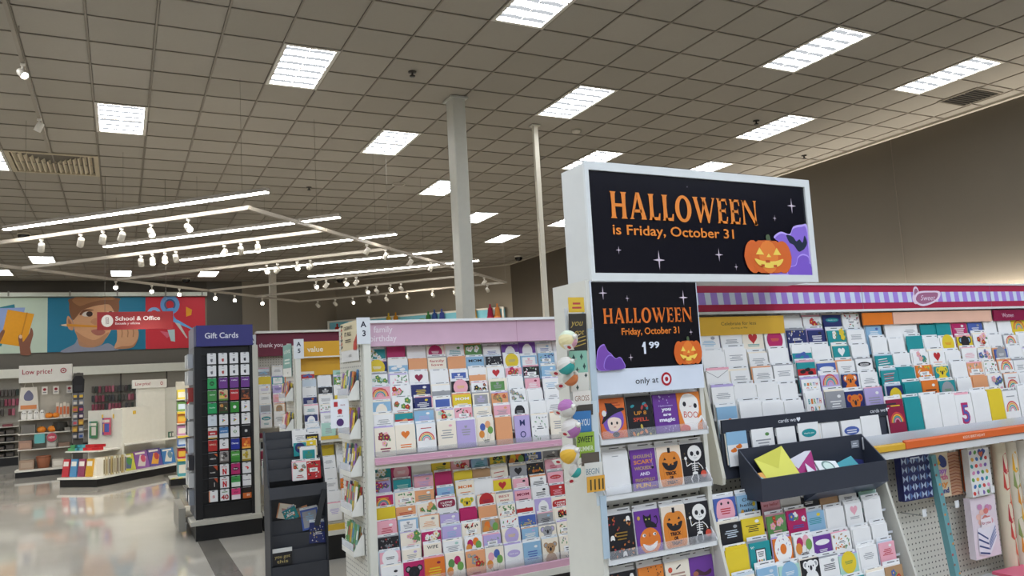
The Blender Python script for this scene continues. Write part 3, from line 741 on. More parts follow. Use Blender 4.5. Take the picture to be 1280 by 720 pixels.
MB().box(AX0, AX1, AY-.07, AY-.045, 1.045, 1.082, M('cfa0b0', .4)).box(AX0, AX1, AY-.085, AY-.07, 1.045, 1.062, M('cfa0b0', .4)).build('upper_rail', t)
MB().box(AX0, AX1, AY-.065, AY+.12, 1.018, 1.045, RK).build('upper_deck', t)
MB().box(AX0, AX1, AY-.13, AY-.10, .285, .325, M('cfa0b0', .4)).build('lower_rail', t)
MB().box(AX0-.02, AX1, AY-.14, AY+.14, .245, .285, RK).build('lower_deck', t)
MB().box(AX0, AX1, AY-.09, AY+.16, 0, .245, M('121214', .4)).build('kick_plate', t)
b = MB(); b.dz=.0004; b.base=.0006; b.at(0, AY-.085, 0)
MB().at(0, AY-.0852, 0).text('WIFE', 1.80, 1.05, .010, M('efd9de', .5), 'l', .0).text('mom', 2.56, 1.05, .012, M('efd9de', .5), 'l', .0).build('rail_lettering', t)
MB().box(AX0, AX1, AY-.098, AY-.097, .325, .37, glass()).build('clear_lip', t)
MB().box(AX0, AX1, AY-.044, AY-.043, 1.082, 1.12, glass()).build('clear_lip', t)
tiers(t, 7, AX0+.005, AX1, 1.735, .0795, AY+.085, .021, .172, RK)
tiers(t, 8, AX0+.005, AX1, 1.005, .0785, AY+.085, .024, .172, RK)
up = ['tFw P0 w0 cCP wTtg gFw wTb vAw vAw wTbs wTs',
      'BCyw wUsw O0 c6rk O0 sWk kSw wCyn sIwp sQbB wTsq',
      'wFgm wQgp wHRr w0 wIbw wUOO wHrR pFrP kQpw sTw wTsn',
      'pRr wFpr BTyw wUnn kCpy wFkR cIgn w0 pTwR wTs pTrP',
      'sAcw wFrg BTwy wIbb yWww cInl OFrK wFnn w0 wTn pHrw',
      'wTn tUrO sTlw cFrm pQkr cTn pTnO wAkn w0 wTn pTrP',
      'cFRp cHoo wRr cTnp lIln cBbO O0 lVBw wQn cTn pFrw']
more = lambda R_: [r + ' ' + ' '.join(r.split()[1:4]) for r in R_]      # the rack goes on behind the tower
rack_rows(more(up), AX0+.075, .134, .126, .172, 1.735, .0795, AY+.085, .021, 4, 'upper family birthday rack', 'upper family birthday cards', 'birthday_card', 0)
lo = ['tFw pPt w0 yTgk pFrw sTtw yFkg kByo bQyw nTkw kFcw'.replace('pPt', 'PCpw'),
      'lFPv tTmt pTln P0 y0 K0 cLrw nHkw kSoy pTrw cQrn',
      'PRyo cQgp OTt sTbl cWoo w0 yHrk pTwk wTkn pOrr nQrp',
      'y0 OTr cFgO wJRw wKyg cCrR c5rr pWRk wTkk rTpw pRrw',
      'pTrw sIwn cTOn lTw P0 O0 cQgr wUrr lAwk cJrr r0',
      'kSnr cFpg PFcw lTs cQkr KBon wQrr bSyt nTks cFkr pTrw',
      'pCwk cTnl c4kk wTnm wBPo lQsn cCly sTcl cKnl cQgK wTrn',
      'wTnk PKkn oTyR cBgP OFrn cBpb wOlp sTbw cKKn cQnn wTrr']
rack_rows(more(lo), AX0+.078, .134, .126, .172, 1.005, .0785, AY+.085, .024, 4, 'lower family birthday rack', 'lower family birthday cards', 'birthday_card', 200)

def end_panel(parent, x, y0, y1, zs, lab, seed, d=.115, ln=None):
    """pegboard end of a rack facing the aisle with trays of cards"""
    MB().box(x-.012, x, y0, y1, .1, 1.9, peg_mat('d3cfc2', .03)).build('end_panel', parent)
    rg = random.Random(seed)
    pal = ['e6d44a','3c3f6e','5d8f4e','d07a3a','ece7da','b5433f','8a5aa0','4a7fae','e8e2d2','c9b04a','6fa08c','d98aa0']
    for k, z in enumerate(zs):
        tr = thing('card_tray', f'white tray of upright cards on {lab}, {ORD[k]} from top', 'tray', (x-.013, y0, z), 0, 'card trays on rack ends')
        L = (ln or y1-y0)-.06; wv = M('e0ded4', .4)
        b = MB(); b.box(-d, 0, .02, L, -.004, 0, wv)
        b.prism([(-d,0),(0,0),(0,.115),(-.02,.115),(-d,.03)], .016, .02, wv, 'y'); b.prism([(-d,0),(0,0),(0,.115),(-.02,.115),(-d,.03)], L, L+.004, wv, 'y')
        b.box(-d-.003, -d, .016, L+.004, -.004, .028, wv); b.box(-.004, 0, .016, L+.004, 0, .115, wv); b.build('tray_shell', tr)
        MB().box(-d-.0042,-d-.0032,.02,L,.028,.07, glass()).build('clear_lip', tr)
        m = 6
        for i in range(m):
            c = M(rg.choice(pal), .45); wd = L/m-.010; yy = .025 + i*(L-.01)/m
            for dx in (0, 1):
                b = MB(); hh = rg.uniform(.15,.185); b.box(0, .004, 0, wd, 0, hh, M(rg.choice(pal),.45) if dx else c)
                b.box(-.0006, 0, wd*.2, wd*.8, hh*.5, hh*.8, M(rg.choice(pal), .5)).box(-.0006, 0, wd*.15, wd*.6, hh*.2, hh*.35, M(rg.choice(pal), .5))
                o = b.build('note_card', None, (x-.013-d*.82+dx*d*.4, y0+yy+dx*.006, z+.001), (0, R(8), 0),
                    label=f'small upright note card, {ORD[i]} from front in {"front" if not dx else "rear"} of {ORD[k]} tray, {lab}', cat='card', group='note cards in rack end trays')
end_panel(t, AX0-.046, AY-.02, AY+.46, (1.435, 1.205, .985, .755, .525), 'A3 rack end', 3, .068, .34)
MB().box(AX0-.04, AX1, AY+.46, AY+.47, .1, 1.88, RK).build('rear_panel', t)
MB().box(AX0-.06, AX0, AY-.09, AY+.58, 0, .1, M('121214', .4)).build('kick_plate', t)
# poster on the A3 end and small red card sign
t = thing('end_poster', 'cream poster with black and red art on the A3 rack end', 'poster', (AX0-.066, AY+.17, 1.68), R(-90))
b = MB(); b.box(-.2,.2,-.004,0,-.01,.235, M('e4e2dc', .4)); b.dz=.0003; b.at(0,-.004,0)
b.rect(-.2,.2,.06,.235, M('d8caa4', .5))
rg = random.Random(4)
for i in range(7): b.blob([(-.2+.004*i, .075+.022*i),(-.165,.08+.022*i),(-.15+rg.uniform(-.015,.02),.088+.022*i),(-.18,.096+.022*i)], M(('1f1b1c','b3302a')[i % 2], .5))
for i in range(4): b.blob([(.10+.02*i,.062),(.12+.02*i,.06),(.13+.02*i,.11+.012*i),(.112+.02*i,.10+.01*i)], M('c23a2a', .5))
b.text('CELEBRATE', -.01, .19, .022, M('3a3026', .5), 'c', .01, w=.19); b.text('IT ALL', -.01, .15, .026, M('3a3026', .5), 'c', .02, w=.16); b.lines(-.01,.11,.15,.012,2,M('4a3d30',.5),rg)
b.text('cards', .03, .018, .022, M('2b2830', .5), 'c', 0); b.build('printed_sheet', t)
MB().box(-.004,.004,-.003,.02,.20,.24, M('c9c6bb', .4)).build('clip', t)
t = thing('price_sign', 'small white sign with red icons and purple disc by A3 rack end', 'sign', (1.165, AY+.02, 1.275), R(0))
b = MB(); b.box(-.055,.055,-.003,0,0,.17, M('e8e9ea', .4)); b.dz=.0003; b.at(0,-.003,0)
b.rect(-.035,-.012,.125,.155,'b5242a'); b.text('save', .018,.13,.012,'9a2a2e','c',.0); b.ell(0,.10,.014,.012,'b5242a'); b.rect(-.012,.012,.082,.092,'b5242a'); b.text('with us',0,.066,.009,'3a3a3c','c',0); b.ell(0,.032,.022,.022,'4a2a66')
b.build('board', t); MB().box(.02,.055,0,.012,.12,.16, M('c9c6bb', .4)).build('clip', t)

# ================================================================ A5: value rack
BX, BY = 1.462, 7.22
t = thing('card_rack', 'white greeting card rack with yellow value header and A5 flag', 'card rack', (0, 0, 0))
YEL = M('d9a225', .45)
MB().box(BX, 5.6, BY+.14, BY+.18, .1, 1.94, M('d8d2c2', .5)).build('back_panel', t)
MB().box(BX+.01, 5.6, BY+.05, BY+.12, 1.795, 1.935, YEL).build('header_panel', t)
MB().box(BX+.01, 5.6, BY+.10, BY+.135, 1.62, 1.785, YEL).build('value_panel', t)
MB().box(BX, 5.6, BY+.03, BY+.13, 1.783, 1.795, M('e6e3d6', .4)).build('header_cap', t)
b = MB(); b.dz=.0004; b.base=.0006; b.at(0, BY+.05, 0); b.text('value', BX+.085, 1.838, .052, M('efe6cf', .4), 'l', .015); b.build('header_lettering', t)
MB().box(BX-.045, BX, BY-.06, BY, .1, 1.80, M('dcdacc', .45)).build('upright', t)
flag(t, 'A', '5', BX-.06, BX+.03, BY-.06, 1.775, 1.955)
MB().box(BX, 5.6, BY-.08, BY-.05, 1.03, 1.06, M('d9b23a', .4)).build('upper_rail', t)
MB().box(BX, 5.6, BY-.075, BY+.13, 1.005, 1.03, RK).build('upper_deck', t)
MB().box(BX, 5.6, BY-.25, BY-.22, .25, .30, M('d9b23a', .4)).build('lower_rail', t)
MB().box(BX, 5.6, BY-.26, BY+.14, .21, .25, RK).build('lower_deck', t)
MB().box(BX, 5.6, BY-.24, BY+.18, 0, .21, M('121214', .4)).build('kick_plate', t)
tiers(t, 7, BX+.005, 5.6, 1.665, .081, BY+.09, .021, .15, RK)
tiers(t, 6, BX+.005, 5.6, .96, .10, BY+.06, .045, .15, RK)
a5 = ['cUrb . mTg', 'q0 w0 gQyw', 'w0 kIkw wTn', 'BTwo wTn yQr', 'wTt wQr wTn', 'BAws wTn rQrg', 'wEn mTn cFrn']
rack_rows(a5, BX+.095, .148, .128, .15, 1.665, .081, BY+.09, .021, 4, 'upper value rack', 'upper value cards', 'value_card', 420)
a5l = ['w0 yEK wTn', 'wTn wTn w0', 'wTt w0 wTn', 'w0 wTn oQk', 'wTn w0 wTn', 'w0 wTl w0']
rack_rows(a5l, BX+.095, .148, .128, .15, .96, .10, BY+.06, .045, 4, 'lower value rack', 'lower value cards', 'value_card', 460)
end_panel(t, BX-.046, BY-.02, BY+.36, (1.40, 1.12), 'A5 rack end', 8, .075)
MB().box(BX-.04, 5.6, BY+.36, BY+.37, .1, 1.88, RK).build('rear_panel', t)
t = thing('end_poster', 'small teal poster on the A5 rack end', 'poster', (BX-.064, BY+.22, 1.66), R(-90))
b = MB(); b.box(-.2,.2,-.004,0,-.04,.26, M('7fa89c', .45)); b.dz=.0003; b.at(0,-.004,0); b.text('LOVE', 0,.18,.03,'e8e6da','c',.02,w=.3); b.lines(0,.08,.25,.03,2,M('dfe2d6',.5),random.Random(2)); b.rect(-.2,.2,-.04,.04,'e0ded6'); b.text('cards',.02,-.01,.02,'2b2830','c')
b.build('printed_sheet', t); MB().box(-.02,.02,-.003,.02,.25,.27, M('c9c6bb', .4)).build('clip', t)

# ================================================================ A7: thank you rack
CX, CY = 1.392, 9.22
t = thing('card_rack', 'white greeting card rack with maroon thank you header and A7 flag', 'card rack', (0, 0, 0))
MAR = M('6e1230', .45)
MB().box(CX, 6.0, CY+.14, CY+.18, .1, 2.16, M('d8d2c2', .5)).build('back_panel', t)
MB().box(CX+.005, 6.0, CY+.05, CY+.12, 1.885, 2.15, MAR).build('header_panel', t)
MB().box(CX, 6.0, CY+.12, CY+.138, 1.76, 1.885, peg_mat('bdb7a9', .03)).build('slot_panel', t)
MB().box(CX, 6.0, CY+.0, CY+.13, 2.15, 2.175, M('e0ddd2', .4)).build('header_cap', t)
b = MB(); b.dz=.0004; b.base=.0006; b.at(0, CY+.05, 0); b.text('thank you', CX+.03, 1.99, .052, M('ead7dc', .4), 'l', .015, w=.27); b.build('header_lettering', t)
MB().box(CX-.05, CX, CY-.06, CY, .1, 2.0, M('cfccbe', .45)).build('upright', t)
flag(t, 'A', '7', CX-.10, CX-.02, CY-.07, 1.94, 2.13)
MB().box(CX, 6.0, CY-.08, CY-.05, .965, 1.02, MAR).build('upper_rail', t)
MB().box(CX, 6.0, CY-.075, CY+.13, .94, .965, RK).build('upper_deck', t)
MB().box(CX, 6.0, CY-.30, CY-.27, .20, .245, MAR).build('lower_rail', t)
MB().box(CX-.03, 6.0, CY-.42, CY+.14, .16, .20, RK).build('lower_deck', t)
MB().box(CX-.03, 6.0, CY-.40, CY+.18, 0, .16, M('121214', .4)).build('kick_plate', t)
tiers(t, 6, CX+.005, 6.0, 1.745, .103, CY+.09, .022, .155, RK)
tiers(t, 6, CX+.005, 6.0, .91, .104, CY+.04, .05, .155, RK)
a7 = ['qUns wTn tTmg', 'y0 tIwm oQyr', 'wTlO lTBw rTwy', 'wTn pTOn tQk', 'qInn cAKn mTk', 'wXtt wTnc wTn']
rack_rows(a7, CX+.085, .152, .132, .155, 1.745, .103, CY+.09, .022, 4, 'upper thank you rack', 'upper thank you cards', 'thank_you_card', 520)
a7l = ['qIkn . .', 'RTwo . .', 'wItB . .', 'wIRr . .', 'wUtb . .', 'wTn . .']
rack_rows(a7l, CX+.085, .152, .132, .155, .91, .104, CY+.04, .05, 4, 'lower thank you rack', 'lower thank you cards', 'thank_you_card', 550)
# ================================================================ kids card rack at right
KX, KX1, KY = 2.02, 4.95, 2.40
t = thing('card_rack', 'long white kids card rack with checkered banner and orange shelf rail', 'card rack', (0, 0, 0))
WH = M('dcdcd8', .45)
MB().box(KX, KX1, KY+.055, KY+.10, 1.10, 1.86, M('d3d6da', .5)).build('back_panel', t)
b = MB(); b.dz = .0003; b.base = .0005
b.box(KX-.02, KX1, KY+.0, KY+.02, 1.745, 1.855, M('b0334f', .12)); b.at(0, KY, 0)
vio, pal = M('a98ad8', .12), M('d3dcea', .12)
b.rect(KX-.02, KX1, 1.774, 1.823, pal)
k = 0; x = KX-.02
while x < KX1:
    b.P([(x,1.774),(min(KX1,x+.036),1.774),(min(KX1,x+.030),1.823),(x-.004 if x > KX else x,1.823)], vio); b.layer -= 1; x += .065
b.layer += 1
for x in (3.02, 3.98): b.rect(x, x+.003, 1.745, 1.855, M('7a4a63', .3))
b.build('banner', t)
b = MB(); b.box(0,.001,0,.001,0,.001,'d9b8cf'); b = MB(); b.dz=.0004; b.base=.0012; b.at(3.38, KY, 1.76)
b.ell(.02,.058,.022,.032,'e6d3e2'); b.ell(.01,.03,.022,.026,'e6d3e2'); b.ell(.02,.058,.015,.022,'a0607f'); b.blob([(.0,.02),(.03,.062),(.13,.068),(.20,.062),(.17,.02),(.06,-.006)],'e6d3e2'); b.blob([(.012,.024),(.04,.055),(.13,.06),(.18,.056),(.155,.024),(.06,.004)],'a0607f'); b.text('Sweet',.10,.022,.026,M('e6d3e2',.5),'c',.0,w=.11,italic=.3)
b.build('banner_emblem', t)
MB().box(KX-.02, KX1, KY-.005, KY+.06, 1.855, 1.864, WH).box(KX-.02, KX1, KY-.004, KY+.02, 1.735, 1.745, WH).build('banner_frame', t)
# side panel with its slanted front edge
MB().prism([(KY+.10,1.86),(KY-.015,1.86),(KY-.03,1.70),(KY-.145,1.115),(KY-.14,1.09),(KY+.10,1.09)], KX-.035, KX-.02, M('cfcab8', .45), 'x').build('side_panel', t)
b = MB(); b.box(KX+.005, 2.525, KY+.005, KY+.012, 1.65, 1.725, M('e3b23c', .4)); b.dz=.0003; b.at(0, KY+.005, 0)
b.text('Celebrate for less', 2.27, 1.690, .014, M('5a4a2c', .5), 'c', .002, w=.19); b.text('starting at 99¢', 2.27, 1.675, .007, M('5a4a2c', .5), 'c', 0, w=.09); b.build('value_sign', t)
for x0, x1, c, tx in ((3.02,3.22,'e07a2e',''),(3.225,3.98,'e9b9a0',''),(4.0,4.9,'8c2246','Women')):
    b = MB(); b.box(x0, x1, KY+.005, KY+.012, 1.672, 1.728, M(c, .12)); b.dz=.0003; b.at(0, KY+.005, 0)
    if tx: b.text(tx, 4.07, 1.69, .022, M('dcb9c6', .4), 'l', .0)
    b.build('section_sign', t)
tiers(t, 6, KX, KX1, 1.715, .0655, KY+.02, .016, .125, M('cfd2d6', .45))
kw, kh = .112, .125
less = ['wTsn wTn0'.replace('n0','n')+' cHrt wCPo', 'w0 wTn wTn w0', 'wEk wTn wTn wTn', 'wTn w0 w0 w0', 'sUwo w0 w0 w0']
rack_rows(less, 2.105, .119, kw, kh, 1.648, .0705, KY-.0, .0185, 4, 'celebrate for less section', 'celebrate for less cards', 'kids_card', 600, .003)
sec2 = ['w0 wFrn BOtw wQnr', 'BSwy BTwk tFyw wTn', 'wUtb w0 tHwn w0', 'tUrk bXww wTn wXkw', 'wGr lRn BKow wTn', 'wGr nTw BKor lTn']
rack_rows(sec2, 2.60, .122, kw, kh, 1.715, .0655, KY+.02, .016, 4, 'middle kids section', 'middle section kids cards', 'kids_card', 640, .003)
sec3 = ['sTwb w0 wTn t0 t0 Pt0 bTwn w0 w0 yRr w0'.replace('Pt0','PTw'), 'w0 w0 t0 w0 wCyo yKks wFrp w0 wRo w0 yQt', 'tLpw w0 wFpt wHro w0 wTp wFpb bCnw w0 wRr w0', 'tLrp t0 oQwy tKyg w0 OQpw wQgr wRrt wTn O0 sTn', 'BCyw t0 oTkw tCng w0 O0 wFpb wRrt w0 wTn lTn']
rack_rows(sec3, 3.095, .125, .114, .13, 1.665, .0675, KY+.005, .018, 4, 'right kids section', 'right section kids cards', 'kids_card', 680, .006)
# dark header strips and the lowest row
NV = M('2b2f3a', .4)
b = MB(); b.box(2.035, 3.03, KY-.108, KY-.100, 1.272, 1.322, NV); b.dz=.0003; b.at(0, KY-.108, 0)
b.text('cards we', 2.325, 1.290, .016, M('e4e6ea', .4), 'l', .004, w=.095); b.heart(2.435, 1.297, .011, M('e4e6ea', .4)); b.text('cards we', 2.86, 1.290, .016, M('e4e6ea', .4), 'l', .004, w=.095); b.heart(2.97, 1.297, .011, M('e4e6ea', .4)); b.build('strip_sign', t)
MB().box(2.035, 3.03, KY-.100, KY-.092, 1.10, 1.27, M('3a3e49', .5)).build('strip_backing', t)
MB().box(3.03, KX1, KY-.09, KY-.082, 1.10, 1.335, M('41444c', .5)).build('strip_backing', t)
we = ['sUwo wTng w0 wOtw w0 wXbl w0']
rack_rows(we, 2.105, .125, kw, .128, 1.272, .07, KY-.118, 0, 4, 'cards we love row', 'cards we love row', 'kids_card', 760, .006)
low = ['RRyb t0 w0 w0 wNPb w0 y0 wRn w0 wTb w0']
rack_rows(low, 3.02, .120, .118, .165, 1.328, .07, KY-.118, 0, 4, 'over the orange rail', 'bottom row kids cards', 'kids_card', 780, .004)
MB().box(2.74, KX1, KY-.152, KY-.150, 1.15, 1.20, glass()).build('clear_lip', t)
b = MB(); b.prism([(KY-.15,1.125),(KY-.165,1.13),(KY-.165,1.152),(KY-.15,1.158),(KY-.14,1.158),(KY-.14,1.125)], 2.765, 2.985, M('d6a72f', .35), 'x'); b.build('yellow_rail', t)
b = MB(); b.prism([(KY-.15,1.125),(KY-.165,1.13),(KY-.165,1.158),(KY-.15,1.165),(KY-.14,1.165),(KY-.14,1.125)], 2.99, KX1, M('d9642a', .35), 'x'); b.dz=.0003; b.at(0, KY-.165, 0)
b.text('KIDS BIRTHDAY', 3.38, 1.139, .012, M('efd6c6', .4), 'l', .006, w=.16); b.build('orange_rail', t)
MB().box(2.765, KX1, KY-.155, KY+.05, 1.095, 1.125, WH).build('lower_deck', t)
pegm = peg_mat('d9d4c6')
MB().box(2.0, KX1, KY+.085, KY+.10, .12, 1.095, pegm).build('pegboard', t)
MB().box(2.86, KX1, KY-.20, KY+.085, .40, .43, WH).build('base_shelf', t)
MB().box(2.86, KX1, KY-.18, KY+.1, 0, .40, M('141416', .4)).build('kick_plate', t)
MB().box(KX-.04, KX1, KY+.10, KY+.14, .0, 1.86, RK).build('rear_panel', t)

# dark bin in front of the cards we love row
NB = M('30343f', .42)
BX0, BX1 = 2.075, 2.755; YB, YF = 2.262, 2.155
t = thing('display_bin', 'dark grey open bin of loose envelopes below the cards we love strip', 'bin', (0, 0, 0))
th = .006
for nm, x0, x1 in (('side_panel', BX0, BX0+th), ('side_panel', BX1-th, BX1)):
    MB().prism([(YB,1.03),(YB,1.213),(YF,1.112),(YF,1.03)], x0, x1, NB, 'x').build(nm, t)
MB().box(BX0+th, BX1-th, YB-th, YB, 1.03, 1.213, NB).build('rear_panel', t)
MB().box(BX0+th, BX1-th, YF, YF+th, 1.03, 1.112, NB).build('front_panel', t)
MB().box(BX0+th, BX1-th, YF+th, YB-th, 1.03, 1.036, NB).build('floor_panel', t)
b = MB(); b.box(2.68,2.725,YB-th-.002,YB-th-.0005,1.16,1.19, M('8b8f96',.4)); b.dz=.0002; b.at(2.70,YB-th-.002,1.165); b.lines(0,.002,.035,.009,2,M('d9dbdf',.4),random.Random(1)); b.build('price_label', t)
MB().box(BX0-.03, BX1+.02, YB+.002, YB+.008, .86, 1.05, M('30343f', .45)).build('backing_card', t)
MB().prism([(YB-.06,1.029),(YB+.0,.985),(YB+.0,.97),(YB-.10,1.029)], 2.36, BX1+.01, M('3f4a60', .3), 'x').build('lower_lip', t)
def envelope(lab, x, y, z, w, h, col, flap, rx, ry, rz):
    b = MB(); b.box(-w/2,w/2,0,.003,0,h,M(col,.45)); b.dz=.0003; b.at(0,0,0)
    o = b.build('envelope', None, (x,y,z), (R(rx),R(ry),R(rz)), label=lab, cat='envelope', group='loose envelopes in the bin')
    if flap:
        f = MB(); f.at(0,0,0); f.dz=.0008; f.P([(-w/2,h),(0,h*.45),(w/2,h)], flap); f.build('flap', o)
    return o
envelope('yellow envelope with pointed flap lying in the dark bin', 2.235, 2.185, 1.082, .165, .125, 'd9d44e', 'c9c440', -28, -12, 6)
envelope('magenta and white envelope leaning behind the yellow one in the bin', 2.36, 2.232, 1.062, .17, .115, 'b43a7e', 'e2dfe4', -14, 0, -4)
envelope('white envelope beside the magenta one in the dark bin', 2.43, 2.215, 1.068, .10, .09, 'e4e2e6', None, -34, 22, 0)
o = envelope('white card with grey oval medallion lying in the dark bin', 2.515, 2.213, 1.075, .12, .085, 'e6e6e2', None, -40, 6, 0)
b = MB(); b.base=.0006; b.at(0,0,0); b.ell(0,.04,.035,.026,'6f8a80'); b.ell(0,.04,.026,.019,'cfe0d4'); b.build('medallion', o)
envelope('teal envelope lying at the right in the dark bin', 2.61, 2.21, 1.07, .13, .075, '2f8f98', None, -45, -8, -6)
envelope('navy card standing at the right end of the dark bin', 2.69, 2.232, 1.05, .085, .09, '2b2f63', None, -20, 10, 0)
envelope('aqua card with orange print at left in the dark bin', 2.15, 2.178, 1.075, .12, .06, '7cc3c4', 'e0a04a', -34, 0, 6)

# lower slanted card rack under the bin
t = thing('slanted_card_rack', 'slanted white lower card rack below the dark bin', 'card rack', (0, 0, 0))
lx0, lx1 = 1.90, 2.80
SP = [(2.30,1.03),(2.215,1.02),(2.205,.98),(2.06,.44),(2.06,.30),(2.30,.30)]
for x in (lx0-.012, lx1+.012): MB().prism(SP, x-.006, x+.006, M('cbc7ba', .45), 'x').build('side_panel', t)
MB().prism([(2.285,.98),(2.275,.98),(2.15,.42),(2.16,.42)], lx0, lx1, M('b9bcc0', .5), 'x').build('back_panel', t)
tiers(t, 7, lx0, lx1, 1.045, .085, 2.225, .023, .135, M('cfd2d6', .45))
l1 = ['bMpr s2ky p1rR w0', 'kTqn yTkw gFpr PFbw', 'y0 tYkw oDrw wBPp', 'c3kr sTwq mCsw kKwn', 'wTnn tTwy sOsw wTkn']
rack_rows([r for r in l1], lx0+.062, .110, .103, .135, 1.045, .085, 2.225-.0, .023, 4, 'slanted rack left half', 'slanted rack cards, left half', 'humor_card', 800, .004)
l2 = ['kXwy KTon wXkw mTg', 'sTty w0 wHpn w0', 'vXwo wQKo w0 w0', 'wTkn mCyg wTn pTrw', 'kMkw tTow wLkn KFbr']
rack_rows(l2, 2.385, .110, .100, .128, 1.030, .083, 2.225, .023, 4, 'slanted rack right half', 'slanted rack cards, right half', 'humor_card', 830, .004)

# ================================================================ Halloween end tower
HX0, HX1, HY = 1.425, 1.878, 2.20
t = thing('display_tower', 'tall white Halloween card tower with black 1.99 sign and tray shelves', 'display tower', (0, 0, 0))
wp = M('d8d5c8', .4); wc = M('dcdcd9', .4)
MB().box(1.405, 1.424, HY, HY+.22, 0, 1.845, wp).build('side_panel', t)
MB().box(HX1+.002, HX1+.02, HY+.02, HY+.22, 0, 1.845, wp).build('side_panel', t)
MB().box(HX0, HX1, HY+.06, HY+.075, 0, 1.845, M('d5d5d0', .45)).build('back_panel', t)
MB().box(HX0, HX1, HY-.02, HY+.3, 0, .14, M('141416', .4)).build('base', t)
for z in (1.445, 1.265, 1.075, .88, .70):
    for k in range(10): MB().box(HX0+.03+k*.042, HX0+.054+k*.042, HY+.0585, HY+.061, z, z+.005, '17171a').build('slot', t)
for x in (HX0+.004, HX1-.008):
    b = MB()
    for k in range(34): b.box(x, x+.004, HY+.0585, HY+.061, .62+k*.025, .634+k*.025, '2a2a2c')
    b.build('slot_strip', t, kind='stuff')
ORG, BLK = M('e8852a', .4), M('0b0b14', .25)
# lettering with thick stems and pointed serifs
def display(b, s, u, v, h, wtot, col, bg):
    W = {'H':1.0,'A':1.0,'L':.72,'O':1.02,'W':1.42,'E':.74,'N':1.06}; gap = .10
    tot = sum(W[c] for c in s) + gap*(len(s)-1); k = wtot/tot; x = u
    def P(p): b.P([(x + a*k, v + q*h) for a, q in p], col); b.layer -= 1
    def stem(a, wd, y0=0.0, y1=1.0): P([(a-.06,y0),(a+wd+.06,y0),(a+wd,y0+.07),(a+wd-.025,.5),(a+wd,y1-.07),(a+wd+.06,y1),(a-.06,y1),(a,y1-.07),(a+.025,.5),(a,y0+.07)])
    for c in s:
        if c == 'H': stem(.08,.24); stem(.68,.24); P([(.28,.44),(.72,.44),(.72,.56),(.28,.56)])
        if c == 'A':
            P([(.42,1.02),(.62,1.02),(.98,.0),(.66,.0),(.70,.07)]); P([(.42,1.02),(.52,.86),(.20,.07),(.28,0),(.0,0),(.08,.07)]); P([(.24,.26),(.74,.26),(.70,.37),(.28,.37)])
        if c == 'L': stem(.08,.25); P([(.2,0),(.68,0),(.72,.27),(.64,.27),(.58,.12),(.2,.11)])
        if c == 'O':
            n = 24; po = [(.51+.51*math.cos(6.2832*i/n), .5+.53*math.sin(6.2832*i/n)) for i in range(n)]; pi_ = [(.51+.25*math.cos(6.2832*i/n), .5+.41*math.sin(6.2832*i/n)) for i in range(n)]
            for i in range(n): P([po[i], po[(i+1) % n], pi_[(i+1) % n], pi_[i]])
        if c == 'W':
            P([(-.02,1),(.34,1),(.29,.93),(.50,.28),(.46,-.02),(.38,-.02),(.06,.93)]); P([(.46,-.02),(.5,.28),(.70,.9),(.78,.72)]); P([(.52,1),(.88,1),(.82,.93),(1.03,.28),(1.0,-.02),(.92,-.02),(.60,.93)]); P([(1.0,-.02),(1.03,.28),(1.28,.93),(1.22,1),(1.44,1),(1.38,.93)])
        if c == 'E':
            stem(.08,.25)
            for y0, d in ((.0,1),(.90,-1)): P([(.2,y0),(.68,y0),(.68,y0+.1),(.2,y0+.1)])
            P([(.60,.1),(.68,0),(.72,.27),(.66,.27)]); P([(.60,.9),(.68,1),(.71,.75),(.65,.75)]); P([(.2,.46),(.54,.46),(.60,.38),(.60,.64),(.54,.56),(.2,.56)])
        if c == 'N': stem(.06,.13); stem(.86,.13); P([(.02,1),(.3,1),(.99,.1),(.99,-.02),(.86,-.02),(.10,.94)])
        x += (W[c]+gap)*k
    b.layer += 1
def jack(b, u, v, rx, ry):
    o1, o2, o3 = M('d8641f', .45), M('c24f18', .45), M('e87f2e', .45)
    b.blob([(u+.02*rx,v+ry*.8),(u-.03*rx,v+ry*1.25),(u+.12*rx,v+ry*1.32),(u+.16*rx,v+ry*.8)], M('4a5a3a', .5))
    b.ell(u, v, rx, ry, o2, 26)
    for q, s in ((-.62,.36),(.62,.36),(-.3,.42),(.3,.42),(0,.40)): b.ell(u+q*rx, v, rx*s, ry*.98, o1 if abs(q) > .5 else o3 if q == 0 else o1, 18)
    yl, yd = M('f4d35a', .4), M('c9781f', .4)
    for q in (-.36, .36): b.P([(u+q*rx-.17*rx, v+.12*ry),(u+q*rx+.17*rx, v+.12*ry),(u+q*rx, v+.55*ry)], yl)
    b.P([(u-.1*rx, v-.02*ry),(u+.1*rx, v-.02*ry),(u, v+.2*ry)], yl)
    b.blob([(u-.6*rx,v-.12*ry),(u-.25*rx,v-.26*ry),(u+.25*rx,v-.26*ry),(u+.6*rx,v-.12*ry),(u+.42*rx,v-.52*ry),(u,v-.68*ry),(u-.42*rx,v-.52*ry)], yl)
    b.rect(u-.16*rx,u+.02*rx,v-.36*ry,v-.2*ry,o2); b.rect(u+.16*rx,u+.3*rx,v-.62*ry,v-.48*ry,o2); b.rect(u-.36*rx,u-.22*rx,v-.60*ry,v-.46*ry,o2)
def cloud(b, pts, c1, c2, sh):
    b.blob(pts, M(c2, .45), 5); cx = sum(p[0] for p in pts)/len(pts); cy = sum(p[1] for p in pts)/len(pts)
    b.blob([(cx+(x-cx)*.93+sh[0], cy+(y-cy)*.93+sh[1]) for x, y in pts], M(c1, .45), 5)
STAR = M('d3c2cc', .4)
b = MB(); b.dz=.0003; b.base=.0005
w_, z0_, z1_ = HX1-HX0, 1.54, 1.838
b.box(HX0-.004, HX1+.004, HY-.006, HY, 1.455, 1.842, M('d9dfe8', .25)); b.at(HX0, HY-.006, z0_)
